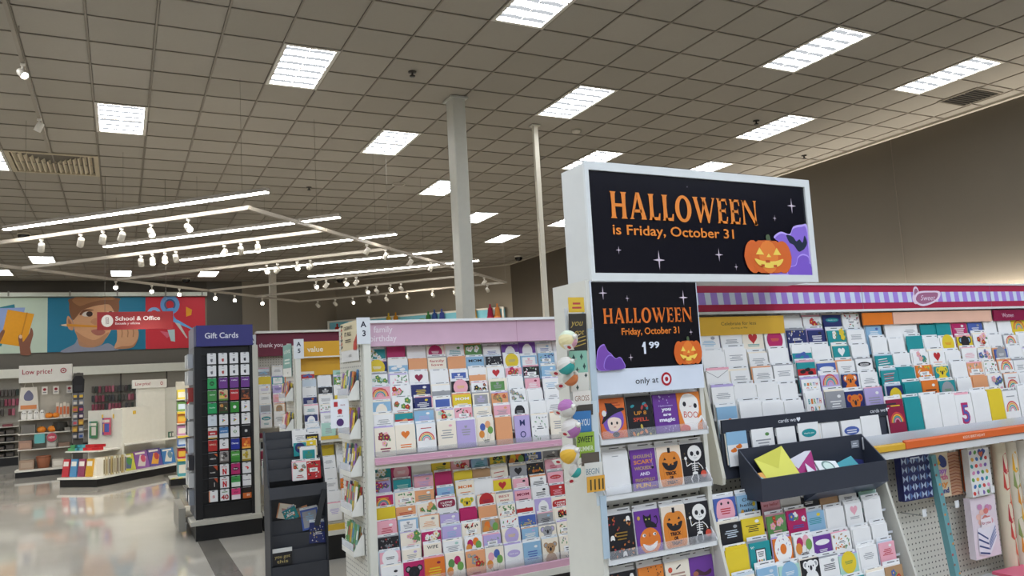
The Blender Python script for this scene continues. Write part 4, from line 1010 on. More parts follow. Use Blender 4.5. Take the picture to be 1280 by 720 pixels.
b.rect(0, w_, 0, .298, BLK)
def S(px, py): return ((px-40)/(610-40)*w_*(1 if py < 100 else 1), .298*(1-(py-58)/(530-58)))
for px, py, r in ((97,118,.024),(222,148,.012),(532,146,.028),(560,345,.012),(218,472,.014)):
    u, v = S(px, py); b.star(u, v, r, STAR)
display(b, 'HALLOWEEN', .038, .155, .052, .385, M('dd6f24', .4), BLK)
b.text('Friday, October 31', .235, .115, .024, M('e07a28', .4), 'c', .02, w=.25)
b.P([(.190,.072),(.200,.088),(.206,.088),(.206,.080),(.196,.070)], M('dfe3ea', .4)); b.text('1', .198, .048, .040, M('dfe3ea', .4), 'l', .03); b.text('99', .221, .066, .022, M('dfe3ea', .4), 'l', .03, w=.045)
jack(b, w_-.062, .044, .064, .043)
cloud(b, [(0,.0),(0,.055),(.012,.078),(.030,.086),(.036,.078),(.045,.062),(.06,.05),(.08,.02),(.08,.0)], '7a4aa8', '9c78cf', (0,-.002))
cloud(b, [(.030,.0),(.028,.03),(.045,.048),(.06,.046),(.075,.036),(.09,.04),(.102,.03),(.108,.0)], '6a3f9e', '9f7fd6', (0,-.002))
b.at(HX0, HY-.006, 1.455)
b.text('only at', .155, .030, .022, M('17171b', .4), 'l', .004, w=.098); cx, cy = .288, .040
b.ell(cx, cy, .0225, .0235, M('b0182a', .35), 28); b.ell(cx, cy, .0150, .0158, M('e4e4e8', .35), 24); b.ell(cx, cy, .0075, .0079, M('b0182a', .35), 20)
b.build('price_sign', t)
# trays
for k, z in enumerate((1.295, 1.113, .907, .72)):
    b = MB(); y0 = HY-.008
    b.box(HX0, HX1, y0, HY+.058, z-.004, z, wc); b.box(HX0, HX1, y0-.003, y0, z-.004, z+.014, wc)
    for x in (HX0-.004, HX1-.002): b.prism([(y0-.003,z-.004),(HY+.05,z-.004),(HY+.05,z+.075),(HY+.03,z+.075),(y0-.003,z+.018)], x, x+.004, wc, 'x')
    b.build('tray', t)
    MB().box(HX0+.002, HX1-.004, y0-.0042, y0-.0034, z+.012, z+.040, glass()).build('clear_lip', t)

# header light box over the tower
t = thing('header_sign', 'large white framed black HALLOWEEN is Friday October 31 box sign', 'sign', (1.43, HY, 1.845))
SW, SH = 1.075, .412
MB().box(0, SW, 0, .15, 0, SH, M('d6d6d0', .4)).build('sign_box', t)
b = MB()
for d in ((-.004,SW+.004,SH-.026,SH+.004),(-.004,SW+.004,-.004,.024),(-.004,.012,.024,SH-.026),(SW-.024,SW+.004,.024,SH-.026)): b.box(d[0],d[1],-.012,0,d[2],d[3], M('dcdeda', .35))
b.build('frame', t)
b = MB(); b.dz=.0003; b.base=.0005; b.box(.012, SW-.024, -.004, 0, .024, SH-.026, M('0d0d18', .2)); b.at(.012, -.004, .024)
sw, sh = SW-.036, SH-.05
def S2(px, py):
    f = (px-92)/(745-92); top = 40+f*45; bot = 362+f*3
    return (f*sw, sh*(1-(py-top)/(bot-top)))
for px, py, r in ((160,290,.016),(268,320,.036),(445,302,.026),(495,340,.014),(635,185,.013),(697,145,.032),(365,88,.004)):
    u, v = S2(px, py); b.star(u, v, r, STAR)
u0_, v0_ = S2(140,192)
display(b, 'HALLOWEEN', u0_+.006, .195, .096, .690, ORG, None)
b.text('is Friday, October 31', S2(147,240)[0], .138, .037, M('e8852a', .4), 'l', .014, w=.555)
cl = lambda *pp: [(min(sw, S2(*p)[0]), max(0, S2(*p)[1])) for p in pp]
cloud(b, cl((600,365),(620,330),(640,265),(625,245),(650,228),(680,235),(695,212),(725,205),(756,212),(756,300),(756,366),(650,366)), '8a68cf', 'c2aaf0', (0,-.003))
b.blob(cl((668,238),(690,244),(700,258),(712,252),(722,262),(731,240),(738,262),(728,280),(716,288),(704,290),(690,270),(676,262)), M('14243a', .4))
cloud(b, cl((662,366),(668,340),(690,332),(700,308),(718,298),(738,305),(740,325),(755,330),(756,366)), '7d57c4', 'b79cec', (0,-.003))
u, v = S2(600, 308); jack(b, u, v, .125, .066)
b.build('sign_face', t)

# Halloween cards
def hcard(i, j, x, z, lab, fn, body, w=.104, h=.146):
    y = HY+.012
    m = MB(); m.box(-w/2,w/2,0,.004,0,h,cm(body)); m.at(0,0,0); fn(m, w, h)
    o = m.build('halloween_card', None, (x, y, z), (R(-5),0,0), label=lab, cat='card', group='halloween cards')
    ob('envelope', env_mesh('w', w, round(h+.004, 4)), o, None, None).location = (.003*(i % 3-1), .0045, 0)
    ob('price_tab', tab_mesh(w, round(h+.020, 4), i), o, (0,.008,0)); return o
Wt, Bk, Or, Pu = 'ece8e0', '17151c', 'e07a26', '6a3f96'
def witch(m, w, h):
    m.P([(-w/2,0),(w/2,0),(w/2,h),(-w/2,h)], 'dd6d2c')
    m.lines(.01, h*.82, w*.5, h*.05, 2, M('a8401e',.5), random.Random(1))
    m.blob([(-.36*w,.33*h),(-.4*w,.55*h),(-.2*w,.72*h),(.2*w,.74*h),(.4*w,.6*h),(.36*w,.36*h),(.1*w,.22*h),(-.15*w,.2*h)], '7a55b0')
    m.blob([(-.2*w,.30*h),(-.22*w,.5*h),(0,.56*h),(.28*w,.5*h),(.27*w,.34*h),(.1*w,.24*h),(-.08*w,.24*h)], 'f0d8c4')
    m.blob([(-.46*w,.42*h),(-.3*w,.62*h),(.05*w,.74*h),(.42*w,.76*h),(.44*w,.7*h),(.1*w,.64*h),(-.2*w,.54*h)], Bk); m.P([(-.2*w,.62*h),(-.28*w,.90*h),(-.02*w,.88*h),(.26*w,.72*h)], Bk)
    for q in (-.08,.13): m.ell(q*w,.42*h,.04*w,.05*w, Bk, 10)
    m.ell(.03*w,.33*h,.05*w,.012*w,'b5433f',8); m.ell(.2*w,.12*h,.15*w,.13*w,'d0551e',14); m.ell(.05*w,.16*h,.14*w,.09*w,Bk,10)
    m.ell(-.34*w,.66*h,.09*w,.1*w,Wt,10)
def spell(m, w, h):
    rg = random.Random(9)
    for k in range(12):
        u, v = rg.uniform(-.42,.42)*w, (rg.uniform(.72,.94) if k % 2 else rg.uniform(.05,.30))*h
        m.ell(u, v, .09*w, .05*w, ('e07a26','2f8f98','c9b04a','b5433f')[k % 4], 6, rg.random()*3)
    m.text('UP 8', 0, h*.56, h*.09, 'd08a2e', 'c', .02, w=w*.5); m.text('SPELL', 0, h*.41, h*.09, 'c9503a', 'c', .02, w=w*.62)
def magic(m, w, h):
    rg = random.Random(3)
    for k in range(16): m.star(rg.uniform(-.44,.44)*w, rg.choice([rg.uniform(.05,.22), rg.uniform(.78,.96)])*h, .04*w, 'd9cfe8', .3)
    m.text('Halloween', 0, h*.70, h*.045, 'b89fd8', 'c', .02, w=w*.6)
    m.text('you', 0, h*.60, h*.085, 'e8e2f0', 'c', .05, w=w*.4); m.text('are', .02*w, h*.48, h*.07, 'e8e2f0', 'c', .05, w=w*.34); m.text('magic', 0, h*.35, h*.085, 'e8e2f0', 'c', .05, w=w*.66)
def ghost(m, w, h):
    m.P([(-w/2,0),(w/2,0),(w/2,h),(-w/2,h)], 'e0802c')
    m.blob([(-.42*w,.70*h),(-.25*w,.93*h),(.1*w,.96*h),(.38*w,.82*h),(.40*w,.55*h),(.30*w,.35*h),(.48*w,.42*h),(.46*w,.32*h),(.28*w,.2*h),(.22*w,.02*h),(-.02*w,.02*h),(-.25*w,.2*h),(-.38*w,.5*h)], 'efeae2')
    for q, r in ((-.2,.72),(.26,.66)): m.ell(q*w, r*h, .075*w, .085*w, Bk, 12)
    m.stroke([(-.02*w,.66*h),(.04*w,.645*h),(.1*w,.66*h)], .0018, 'a0402e')
    m.text('BOO', .02*w, h*.38, h*.155, 'c94f3a', 'c', .0, w=w*.62, rot=-.08); m.ell(-.28*w,.12*h,.22*w,.15*w,'d0481e',14)
def blank(m, w, h): m.lines(0, h*.9, w*.4, h*.03, 1, M('8a8a8a',.5), random.Random(1))
def fun(m, w, h):
    for i, (s, c) in enumerate((('GHOULISHLY','b79a6a'),('SCARY','d9893a'),('WICKEDLY','b79a6a'),('AND','e0d8e8'),('FRIGHTFULLY','b79a6a'),('FUN...','d9a03a'))):
        m.text(s, 0, h*(.80-.135*i), h*(.075 if i in (0,2,3,4) else .09), c, 'c', .03, w=w*(.8 if len(s) > 4 else .4))
    m.ell(.34*w,.56*h,.05*w,.05*w,Bk,8); m.stroke([(.34*w,.58*h),(.34*w,.92*h)], .0008, 'd9cfe8')
def pump(m, w, h):
    m.P([(-w/2,0),(w/2,0),(w/2,h),(-w/2,h)], 'ead9c4')
    m.blob([(-.44*w,.12*h),(-.46*w,.62*h),(-.3*w,.84*h),(0,.86*h),(.3*w,.84*h),(.46*w,.62*h),(.44*w,.12*h),(.2*w,.03*h),(-.2*w,.03*h)], 'dd842c')
    for q in (-.26,.26): m.stroke([(q*w,.08*h),(q*1.15*w,.45*h),(q*.9*w,.8*h)], .0008, 'b5601e')
    m.rect(-.05*w,.06*w,.84*h,.96*h,Bk)
    for q in (-.2,.2): m.P([(q*w-.06*w,.68*h),(q*w+.06*w,.68*h),(q*w,.74*h)], Bk)
    m.blob([(-.32*w,.63*h),(0,.58*h),(.32*w,.63*h),(.22*w,.47*h),(0,.42*h),(-.22*w,.47*h)], Bk); m.rect(-.1*w,-.02*w,.55*h,.595*h,'dd842c'); m.rect(.06*w,.14*w,.55*h,.595*h,'dd842c')
    for i, s in enumerate(('TRICK','OR','TREAT')): m.text(s, 0, h*(.325-.105*i), h*.075, '3a1a10', 'c', .05, w=w*(.46 if i != 1 else .18))
def skel(m, w, h):
    rg = random.Random(6)
    for k in range(14): m.star(rg.uniform(-.45,.45)*w, rg.uniform(.05,.95)*h, .035*w, 'a88a4a', .3)
    B = 'e9e6df'
    m.ell(.06*w,.76*h,.30*w,.27*w,B,18); m.ell(.06*w,.66*h,.16*w,.12*w,B,12)
    for q in (-.06,.2): m.ell(q*w,.755*h,.075*w,.08*w,Bk,10)
    m.ell(.07*w,.70*h,.02*w,.025*w,Bk,6); m.stroke([(0,.655*h),(.07*w,.64*h),(.15*w,.655*h)], .0012, Bk)
    m.stroke([(.02*w,.6*h),(-.02*w,.3*h)], .004, B)
    for v in (.52,.47,.42,.37): m.stroke([(-.13*w,v*h-.01*h),(0,v*h),(.14*w,v*h-.01*h)], .0028, B)
    m.ell(-.02*w,.29*h,.12*w,.05*w,B,10)
    m.stroke([(-.12*w,.53*h),(-.34*w,.47*h),(-.36*w,.62*h)], .0034, B); m.ell(-.36*w,.66*h,.06*w,.06*w,B,8)
    m.stroke([(.14*w,.53*h),(.28*w,.44*h),(.34*w,.36*h)], .0034, B); m.ell(.34*w,.25*h,.13*w,.12*w,'d0503a',12)
    m.stroke([(-.1*w,.28*h),(-.22*w,.16*h),(-.16*w,.04*h)], .0036, B); m.stroke([(.06*w,.28*h),(.1*w,.14*h),(.02*w,.04*h)], .0036, B)
def conf(m, w, h):
    rg = random.Random(12)
    for k in range(34): m.ell(rg.uniform(-.44,.44)*w, rg.choice([rg.uniform(.04,.34), rg.uniform(.66,.96), rg.uniform(.04,.96)])*h, .045*w, .03*w, ('c9702a','8a4a2a','b5433f','d9a06a')[k % 4], 6, rg.random()*3)
    for u, v in ((.3,.88),(-.36,.5),(.05,.12)): m.blob([(u*w-.08*w,v*h-.05*h),(u*w-.05*w,v*h+.05*h),(u*w+.06*w,v*h+.05*h),(u*w+.08*w,v*h-.05*h),(u*w,v*h-.03*h)], Wt)
    m.lines(0, h*.44, w*.5, h*.07, 3, M('8a6a2a',.5), rg)
def cat(m, w, h):
    m.ell(.02*w,.30*h,.42*w,.42*w,'de7a2a',22)
    for q in (-.2,.22): m.ell(q*w,.44*h,.07*w,.05*w,Wt,10); m.ell(q*w+.02*w,.44*h,.03*w,.035*w,Bk,8)
    m.blob([(-.28*w,.26*h),(0,.19*h),(.3*w,.28*h),(.2*w,.13*h),(-.05*w,.08*h),(-.22*w,.15*h)], Wt)
    m.P([(-.02*w,.4*h),(.05*w,.4*h),(.02*w,.5*h)], 'c25a1e')
    m.blob([(-.1*w,.62*h),(-.08*w,.76*h),(.12*w,.74*h),(.3*w,.66*h),(.32*w,.58*h),(.1*w,.60*h)], Bk); m.blob([(-.14*w,.72*h),(-.16*w,.9*h),(-.06*w,.86*h),(.06*w,.86*h),(.14*w,.9*h),(.13*w,.74*h),(0,.69*h)], Bk)
    for q in (-.07,.06): m.ell(q*w,.79*h,.03*w,.025*w,'b8c04a',8)
    m.stroke([(.3*w,.62*h),(.4*w,.72*h),(.36*w,.84*h),(.26*w,.82*h)], .003, Bk); m.ell(-.36*w,.84*h,.06*w,.07*w,'c9a04a',8)
def dots(m, w, h):
    rg = random.Random(2); m.P([(-w/2,0),(w/2,0),(w/2,h),(-w/2,h)], 'dd7f2c')
    for k in range(24): m.ell(rg.uniform(-.46,.46)*w, rg.uniform(.3,.97)*h, .022*w, .022*w, Bk, 6)
    m.ell(.02*w,.5*h,.3*w,.2*w,Bk,16)
def letter(m, w, h):
    m.ell(-.3*w,.82*h,.09*w,.09*w,'d0563a',10); m.stroke([(-.05*w,.82*h),(.15*w,.9*h)], .005, Bk); m.lines(0, h*.3, w*.7, h*.08, 6, M('b08a7a',.5), random.Random(5))
def bat(m, w, h):
    m.blob([(-.38*w,.62*h),(-.2*w,.72*h),(.1*w,.62*h),(.38*w,.68*h),(.36*w,.58*h),(.1*w,.54*h),(-.2*w,.58*h)], '4a2a3a'); m.ell(-.28*w,.62*h,.12*w,.08*w,'a0604a',10)
xs = (1.494, 1.608, 1.720, 1.826)
HC = [(1.295,[('orange card with a purple haired little witch, top Halloween tray',witch,'o'),('black card reading UP 8 SPELL with candies, top Halloween tray',spell,'k'),('purple card reading you are magic, top Halloween tray',magic,'v'),('orange card with a white ghost saying BOO, top Halloween tray',ghost,'o')]),
      (1.113,[('blank white card, leftmost in the second Halloween tray',blank,'w'),('purple card with spooky lettering ending in FUN, second Halloween tray',fun,'v'),('orange pumpkin TRICK OR TREAT card in the second Halloween tray',pump,'c'),('black card with waving skeleton in the second Halloween tray',skel,'k')]),
      (.907,[('black card with confetti and small ghosts, third Halloween tray',conf,'k'),('purple card with black cat on a grinning pumpkin, third Halloween tray',cat,'v'),('orange pumpkin TRICK OR TREAT card in the third Halloween tray',pump,'c'),('black card with waving skeleton in the third Halloween tray',skel,'k')]),
      (.72,[('black card cut by the bottom edge, lowest Halloween tray',conf,'k'),('orange speckled card in the lowest Halloween tray',dots,'o'),('cream lettered card in the lowest Halloween tray',letter,'c'),('plain purple card with a bat in the lowest Halloween tray',bat,'v')])]
for j, (z, row) in enumerate(HC):
    for i, (lab, fn, body) in enumerate(row): hcard(i+j*4, j, xs[i], z+.001, lab, fn, body)

# clip strip of little pads on the tower's left side
pads = [(1.342,1.605,1.73,'3a3530','black chalkboard style pad with gold lettering','chalk'),(1.335,1.525,1.607,'8fbfa8','mint pad with dark diamonds','dia'),(1.335,1.475,1.535,'dcd8cc','cream pad with one dark diamond','dia1'),(1.338,1.425,1.475,'e6dfd4','cream pad reading GROSS','GROSS'),(1.342,1.395,1.43,'4a443d','dark brown pad','plain'),(1.330,1.335,1.41,'3f78ae','blue pad reading TO YOU','TO YOU'),(1.336,1.262,1.342,'8fae3c','lime green pad reading SWEET','SWEET'),(1.35,1.235,1.275,'5c5248','dark brown pad hanging lower','plain'),(1.358,1.196,1.243,'d8d6cc','cream pad reading BEGIN','BEGIN'),(1.362,1.150,1.20,'d9a03a','orange striped pad','stripe')]
MB().box(1.385,1.392,HY-.004,HY-.002,1.14,1.78, M('9fb4c4', .3)).build('clip_strip', bpy.data.objects['display_tower'])
for k, (x, z0, z1, c, lab, kind) in enumerate(pads):
    b = MB(); w2 = .034; hh = z1-z0; y = HY-.018-.0022*k
    b.box(-w2,w2,0,.0022,0,hh,M(c,.35)); b.dz=.0001; b.at(0,0,0)
    if kind == 'chalk':
        b.text('you', -.004,.085,.022,'b59a4a','c',0,italic=.3); b.text('got', .004,.055,.02,'b59a4a','c',0,italic=.3)
        for q in range(3): b.stroke([(-.028,.012+.012*q),(.028,.026+.012*q)], .003, 'b59a4a')
    elif kind == 'dia':
        for u, v in ((-.018,.06),(.012,.062),(-.006,.018),(.022,.03)): b.star(u,v,.012,'2c4a44',.6,sx=.5)
    elif kind == 'dia1': b.star(-.01,.012,.011,'35423c',.6,sx=.5); b.star(.024,.05,.008,'35423c',.6)
    elif kind == 'GROSS': b.text('GROSS',0,.018,.018,'8a5a3a','c',0,w=.055)
    elif kind == 'TO YOU': b.text('TO YOU',0,.028,.022,'dfe6ea','c',.01,w=.056)
    elif kind == 'SWEET': b.text('SWEET',0,.048,.020,'26331a','c',.02,w=.058); b.text('SUMMER',0,.02,.016,'dfe8c4','c',.01,w=.056)
    elif kind == 'BEGIN': b.text('BEGIN',-.004,.01,.02,'5a7a86','c',0,w=.05)
    elif kind == 'stripe':
        for q in (-.02,-.004,.012,.026): b.rect(q-.003,q+.003,.006,.04,'4a3a1a')
    b.build('mini_pad', None, (x+.010,y,z0), (R(3),0,0), label=lab+' clipped on the tower side', cat='notepad', group='pads on the tower clip strip')
b = MB(); b.box(-.03,.03,0,.004,0,.05,M('d9b23a',.4)); b.dz=.0002; b.at(0,0,0); b.lines(0,.012,.045,.014,2,M('b5433f',.5),random.Random(3)); b.build('clip_strip_tag', None, (1.355,HY-.018,1.735), label='yellow tag at the top of the tower clip strip', cat='tag')
for k,(z,h) in enumerate(((1.52,.28),(1.22,.34),(1.05,.2))):
    o=MB().box(-.012,.012,0,.003,0,h,M(('b9c7cf','c9d3d6','aebfc9')[k],.2)).build('hang_tag', None, (1.408-.01*(k%2),HY-.012-.004*k,z-.12), label=f'pale plastic sleeve edge beside the clip strip, {("upper","middle","lower")[k]} one', cat='package')

# little stuffed toys on a clip strip
def toy(x, y, z, r, cols, lab, tagpos=(-.025,.02), tilt=0):
    r *= .88; x -= .004
    t = thing('hanging_toy', lab, 'toy', (x, y, z), 0, 'toys hanging beside the tower', rot=(R(tilt), R(tilt*.6), 0))
    n = 8; pr = [(0,-r)]+[(r*math.sin(math.pi*i/n), -r*math.cos(math.pi*i/n)) for i in range(1,n)]+[(0,r)]
    mats = [M(c, .6) for c in cols]
    MB().lathe(pr, mats[0], n=15, seg=lambda i: mats[(i*len(mats)//15) % len(mats)]).build('body', t)
    MB().lathe([(0,r*.9),(r*.28,r*.95),(r*.22,r*1.25),(0,r*1.3)], M('e2ddcf',.6), n=10).build('knob', t)
    MB().tube((0,0,r*1.25),(.003,.003,r*1.25+.012), .0015, M('b9b3a6',.6), n=5).build('cord', t)
    b = MB(); b.box(-.012,.012,-.001,0,-.03,.0,M('e6e2d8',.4)); b.dz=.0002; b.at(0,-.001,0); b.ell(0,-.013,.007,.007,'b51f2e',10); b.build('tag', t, (tagpos[0],-r-.004,tagpos[1]), (0,R(20),0))
toy(1.292, 2.14, 1.642, .036, ['d9d6c8','c9d2b8','e0d2a0','d9a0ae'], 'cream speckled ball toy with two tags, top of the toy strip', (.01,.03), 70)
toy(1.272, 2.13, 1.560, .033, ['c9743f','d0cbc0','2f9a92'], 'orange white and teal capsule toy, second on the toy strip', (-.012,-.01), 60)
toy(1.300, 2.155, 1.520, .030, ['2f9a92','cbc7bb','c9743f'], 'teal and orange capsule toy tucked behind another', (-.016,-.012), 50)
toy(1.266, 2.13, 1.425, .034, ['cdc8bf','a86aa0','cdc8bf'], 'white and purple ball toy, middle of the toy strip', (-.014,.01), 75)
toy(1.276, 2.13, 1.362, .036, ['cdc8bf','cfc8c0','a86aa0'], 'white ball toy with purple band and loose tag', (-.012,.014), 65)
toy(1.266, 2.13, 1.282, .036, ['a86aa0','d0cbc2','d9a92f','d0cbc2'], 'purple white and yellow beach ball toy, lowest big one', (-.02,-.008), 60)
toy(1.292, 2.15, 1.225, .024, ['d9a04a','cdc8bf','2f9a92'], 'small teal and yellow toy at the bottom of the toy strip', (.0,-.01), 40)
t = thing('clip_strip', 'clear plastic clip strip holding the hanging toys', 'clip strip', (1.315, 2.185, 1.2)); MB().box(-.006,.006,0,.002,0,.55,M('c9c9c4',.3)).build('strip', t)
# ================================================================ gift bags and wrap on the pegboard
kr = [o for o in bpy.data.objects if o.get('label','').startswith('long white kids')][0]
def hook(x, z, ln=.11):
    MB().tube((x,KY+.085,z),(x,KY+.085-ln,z), .0025, M('b9b9b6',.3,.8), n=6).tube((x,KY+.085-ln,z),(x,KY+.075-ln,z+.012), .0025, M('b9b9b6',.3,.8), n=6).box(x-.014,x+.014,KY+.072-ln,KY+.0735-ln,z-.002,z+.030, M('e6e6e4',.4)).build('peg_hook', kr)
for x in (3.16,3.30,3.42,3.545,3.675,3.83,3.96): hook(x, 1.072)
for x, z in ((3.235,.80),(3.47,.81),(3.66,.845),(3.75,.845)): hook(x, z)
def bag(lab, x0, x1, z0, z1, y, col, deco, n=2, dp=.016, ry=0):
    t = thing('gift_bag', lab, 'gift bag', ((x0+x1)/2, y, z1), 0, 'gift bags on the pegboard', rot=(0,R(ry),0))
    a, h = (x1-x0)/2, z1-z0
    b = MB(); b.prism([(-a,-h),(a,-h),(a,0),(-a,0)], 0, dp*n, M(col,.35), 'y'); b.dz=.0002; b.at(0,0,-h); deco(b, a, h); b.build('bag_body', t)
    b = MB()
    for y_ in (0.002, dp*n-.002):
        pts = [(-a*.4,y_,-.005),(-a*.35,y_,.03),(0,y_,.045),(a*.35,y_,.03),(a*.4,y_,-.005)]
        for p, q in zip(pts[:-1], pts[1:]): b.tube(p, q, .002, M('d5cfc0',.6), n=5)
    b.build('handle', t)
    MB().box(-a*.9,a*.9,.006,dp*n-.006,-.004,.012,M('e4e0d6',.5)).build('tissue_edge', t)
def d_navy(b, a, h):
    n, mrows = 5, 5
    for i in range(n):
        for j in range(mrows):
            u = -a + (i+.5)*2*a/n; v = (j+.5)*h/mrows; r = a/n*.82; q = h/mrows/2*.82
            for sx in (-1, 1):
                b.P([(u,v),(u+sx*r,v+q),(u+sx*r,v-q)], M(('a9b9cf' if (i*7+j*3+sx) % 3 else '5f7aa8'),.25)); b.layer -= 1
    b.layer += 1
    b.rect(-a*.35,a*.3,h*.93,h*.965,'c9d0dd')
def d_happy(b, a, h):
    b.blob([(-a*.1,h*.80),(a*.15,h*.95),(a*.7,h*.86),(a*.8,h*.70),(a*.3,h*.66)], '2f3f78'); b.P([(-a*.2,h*.72),(-a*.1,h*.9),(a*.12,h*.76)], 'd9b23a')
    for i, (s, c) in enumerate((('happy','9a5fb0'),('birth','d06a8a'),('day','d98a3a'),('friend','2c3f78'))): b.text(s, 0, h*(.54-.15*i), h*.12, c, 'c', .04, w=a*1.5)
def d_stripe(b, a, h):
    for i in range(13): b.stroke([(-a,h*(.05+.072*i)),(a*.2,h*(.08+.072*i)),(a,h*(.03+.072*i))], h*.022, ('8a4a32','a86a45')[i % 2])
def d_spots(b, a, h):
    rg = random.Random(8); cs = ('d0453a','3f6fae','5f9a4c','d98ab0','2f9a98','e0a83a','7a5fa8')
    for i in range(4):
        for j in range(7): b.ell(-a+(i+.5+(j % 2)*.25)*2*a/4.6, (j+.5)*h/7, a*.15, h*.042, cs[(i*3+j) % 7], 9, rg.uniform(-.6,.6)); b.layer -= 1
    b.layer += 1; b.heart(a*.25,h*.9,a*.35,'3a4a8a'); b.heart(a*.2,h*.88,a*.2,'d0653a')
def d_plain(b, a, h): b.rect(-a*.6,a*.6,h*.1,h*.13,'c24f1e')
def d_bouquet(b, a, h):
    rg = random.Random(4)
    for i in range(16): b.ell(rg.uniform(-.55,.55)*a, h*rg.uniform(.56,.86), a*.2, h*.05, ('e09aa0','d97a70','e8b8a8','c98ab0')[i % 4], 10)
    b.P([(-a*.75,h*.08),(a*.05,h*.02),(a*.75,h*.30),(a*.70,h*.55),(-a*.70,h*.50)], 'e9e4ea')
    for k in range(4): b.stroke([(-a*.7,h*(.44-.11*k)),(a*.05,h*(.30-.08*k))], h*.028, '3f4f80'); b.stroke([(a*.08,h*(.12+.04*k)),(a*.7,h*(.34+.05*k))], h*.018, '7a86b0')
    b.P([(-a*.4,h*.48),(a*.45,h*.50),(a*.45,h*.66),(-a*.4,h*.64)], 'ece4e6'); b.text('for you', 0, h*.55, h*.05, 'b5435a', 'c', .02, w=a*.7)
bag('navy gift bag with silver triangle pattern hung under the orange rail', 3.135, 3.335, .872, 1.068, KY-.02, '171d55', d_navy)
bag('kraft gift bag with colourful happy birthday lettering', 3.365, 3.495, .855, 1.06, KY-.0, 'd0bfa0', d_happy)
bag('brown woven striped gift bag between two printed bags', 3.505, 3.60, .850, 1.05, KY+.015, 'b98a6a', d_stripe)
bag('white gift bag dotted with colourful gems', 3.605, 3.765, .836, 1.058, KY-.03, 'e6e4e0', d_spots)
bag('plain orange gift bag peeking out behind the dotted bag', 3.66, 3.80, .85, 1.055, KY+.015, 'd9642a', d_plain)
bag('pale pink gift bag with bouquet print hung alone lower down', 3.60, 3.795, .545, .828, KY-.015, 'e3d4da', d_bouquet)
t = thing('wrap_sheet', 'tall narrow teal patterned gift wrap sheet beside the navy bag', 'gift wrap', (3.437, KY-.035, .44), rot=(0,R(-8.5),0))
b = MB(); b.box(-.017,.017,0,.03,0,.625,M('6a9fa2',.4)); b.dz=.0002; b.at(0,0,0)
rg = random.Random(2)
for k in range(13): b.ell(rg.uniform(-.012,.012), .03+k*.046, .007, .006, ('b5433f','d98a3a','8a5f4a')[k % 3], 8); b.layer -= 1
b.build('sheet', t)
def roll(x, y, r, cols, base, lab, z0=.44, z1=1.07):
    t = thing('wrap_roll', lab, 'gift wrap', (x, y, z0), 0, 'hanging rolls of gift wrap')
    b = MB(); b.tube((0,0,0),(0,0,z1-z0), r, M(base,.35), n=16); rg = random.Random(int(x*100)); k = 0; z = .03
    while z < z1-z0-.06:
        c = M(cols[k % len(cols)],.4); th = -1.57 + rg.uniform(-.5,.5)
        for th_ in (th, th+2.1):
            pts = []
            for (du, dv) in ((-.5,-.35),(-.15,-.5),(.35,-.4),(.5,.1),(.15,.5),(-.35,.35)):
                t_ = th_ + du*1.1; pts.append((math.cos(t_)*(r+.0009), math.sin(t_)*(r+.0009), z+.035+dv*.105))
            b.add(pts, [(0,1,2,3,4,5)], c)
        z += .078; k += 1
    b.build('wrapped_roll', t)
    MB().tube((0,0,z1-z0),(0,0,z1-z0+.004), r*.7, M('b08a62',.6), n=12).build('core', t)
    MB().tube((0,.0,z1-z0),(0,.0,z1-z0+.03), .003, M('b9b9b6',.3,.8), n=5).build('hanger', t)
roll(3.858, KY-.02, .033, ['b5343a','d96a4a','c9453a'], 'd9cdb0', 'cream gift wrap roll with red tulip print')
roll(3.935, KY-.025, .034, ['e0a62a','d98a2a','8a9a5a'], 'd5cbb5', 'cream gift wrap roll with yellow tulip print')
roll(4.012, KY-.03, .034, ['b5343a','e0a62a','5a5f78'], 'd0c9ba', 'gift wrap roll with mixed tulips at the right edge')
for k, (x, y, c) in enumerate(((3.70,2.28,'d9703f'),(3.83,2.30,'d56a8a'),(3.99,2.27,'e0859a'),(3.78,2.29,'cf5f78'))):
    b = MB(); b.box(-.11,.11,-.07,.07,0,.014,M(c,.35)); b.box(-.05,.05,-.0705,-.07,.003,.011,M('efd9d0',.4))
    b.build('tissue_pack', None, (x,y,.4305+.0142*k), (0,0,R((-6,8,4,-3)[k])), label=f'{("orange","rose","light pink","deep pink")[k]} pack of tissue paper on the shelf under the wrap rolls', cat='tissue pack', group='tissue packs on the low shelf')

# ================================================================ dark card stand
t = thing('card_stand', 'dark grey tiered cardboard card stand in front of the value rack', 'display stand', (1.18, 6.0, 0))
DK = M('3b3d42', .5); DK2 = M('2f3136', .5)
hw = .205
for s in (-1, 1):
    x = s*hw
    MB().prism([(-.03,0),(.22,0),(.22,1.20),(.19,1.20),(.07,.95),(.03,.80),(-.03,.78)], x-.006, x+.006, DK2, 'x').build('side_panel', t)
MB().box(-hw,hw,.20,.21,0,1.19,DK).build('back_panel', t)
for k in range(4):
    y = .155-.032*k; z = 1.135-.072*k
    MB().box(-hw,hw,y-.004,y,z-.085,z,DK).box(-hw,hw,y,y+.03,z-.085,z-.081,DK2).build('tier', t)
MB().box(-hw-.004,hw+.004,-.036,-.030,.715,.80,M('42444a',.5)).box(-hw,hw,-.030,.06,.715,.72,DK2).build('front_lip', t)
MB().box(-hw,hw,.11,.115,.5,.715,DK2).build('recess_panel', t)
for k in range(4):
    y = .068-.03*k; z = .545-.105*k
    MB().box(-hw,hw,y-.005,y,z-.11,z,M(('3d3f45','393b41')[k % 2],.5)).box(-hw,hw,y,y+.045,z-.11,z-.105,DK2).build('tier', t)
MB().box(-hw,hw,-.029,-.024,0,.13,DK).build('front_panel', t)
ST = dict(cat='card', group='cards on the dark stand')
sd = 'on the dark cardboard stand'
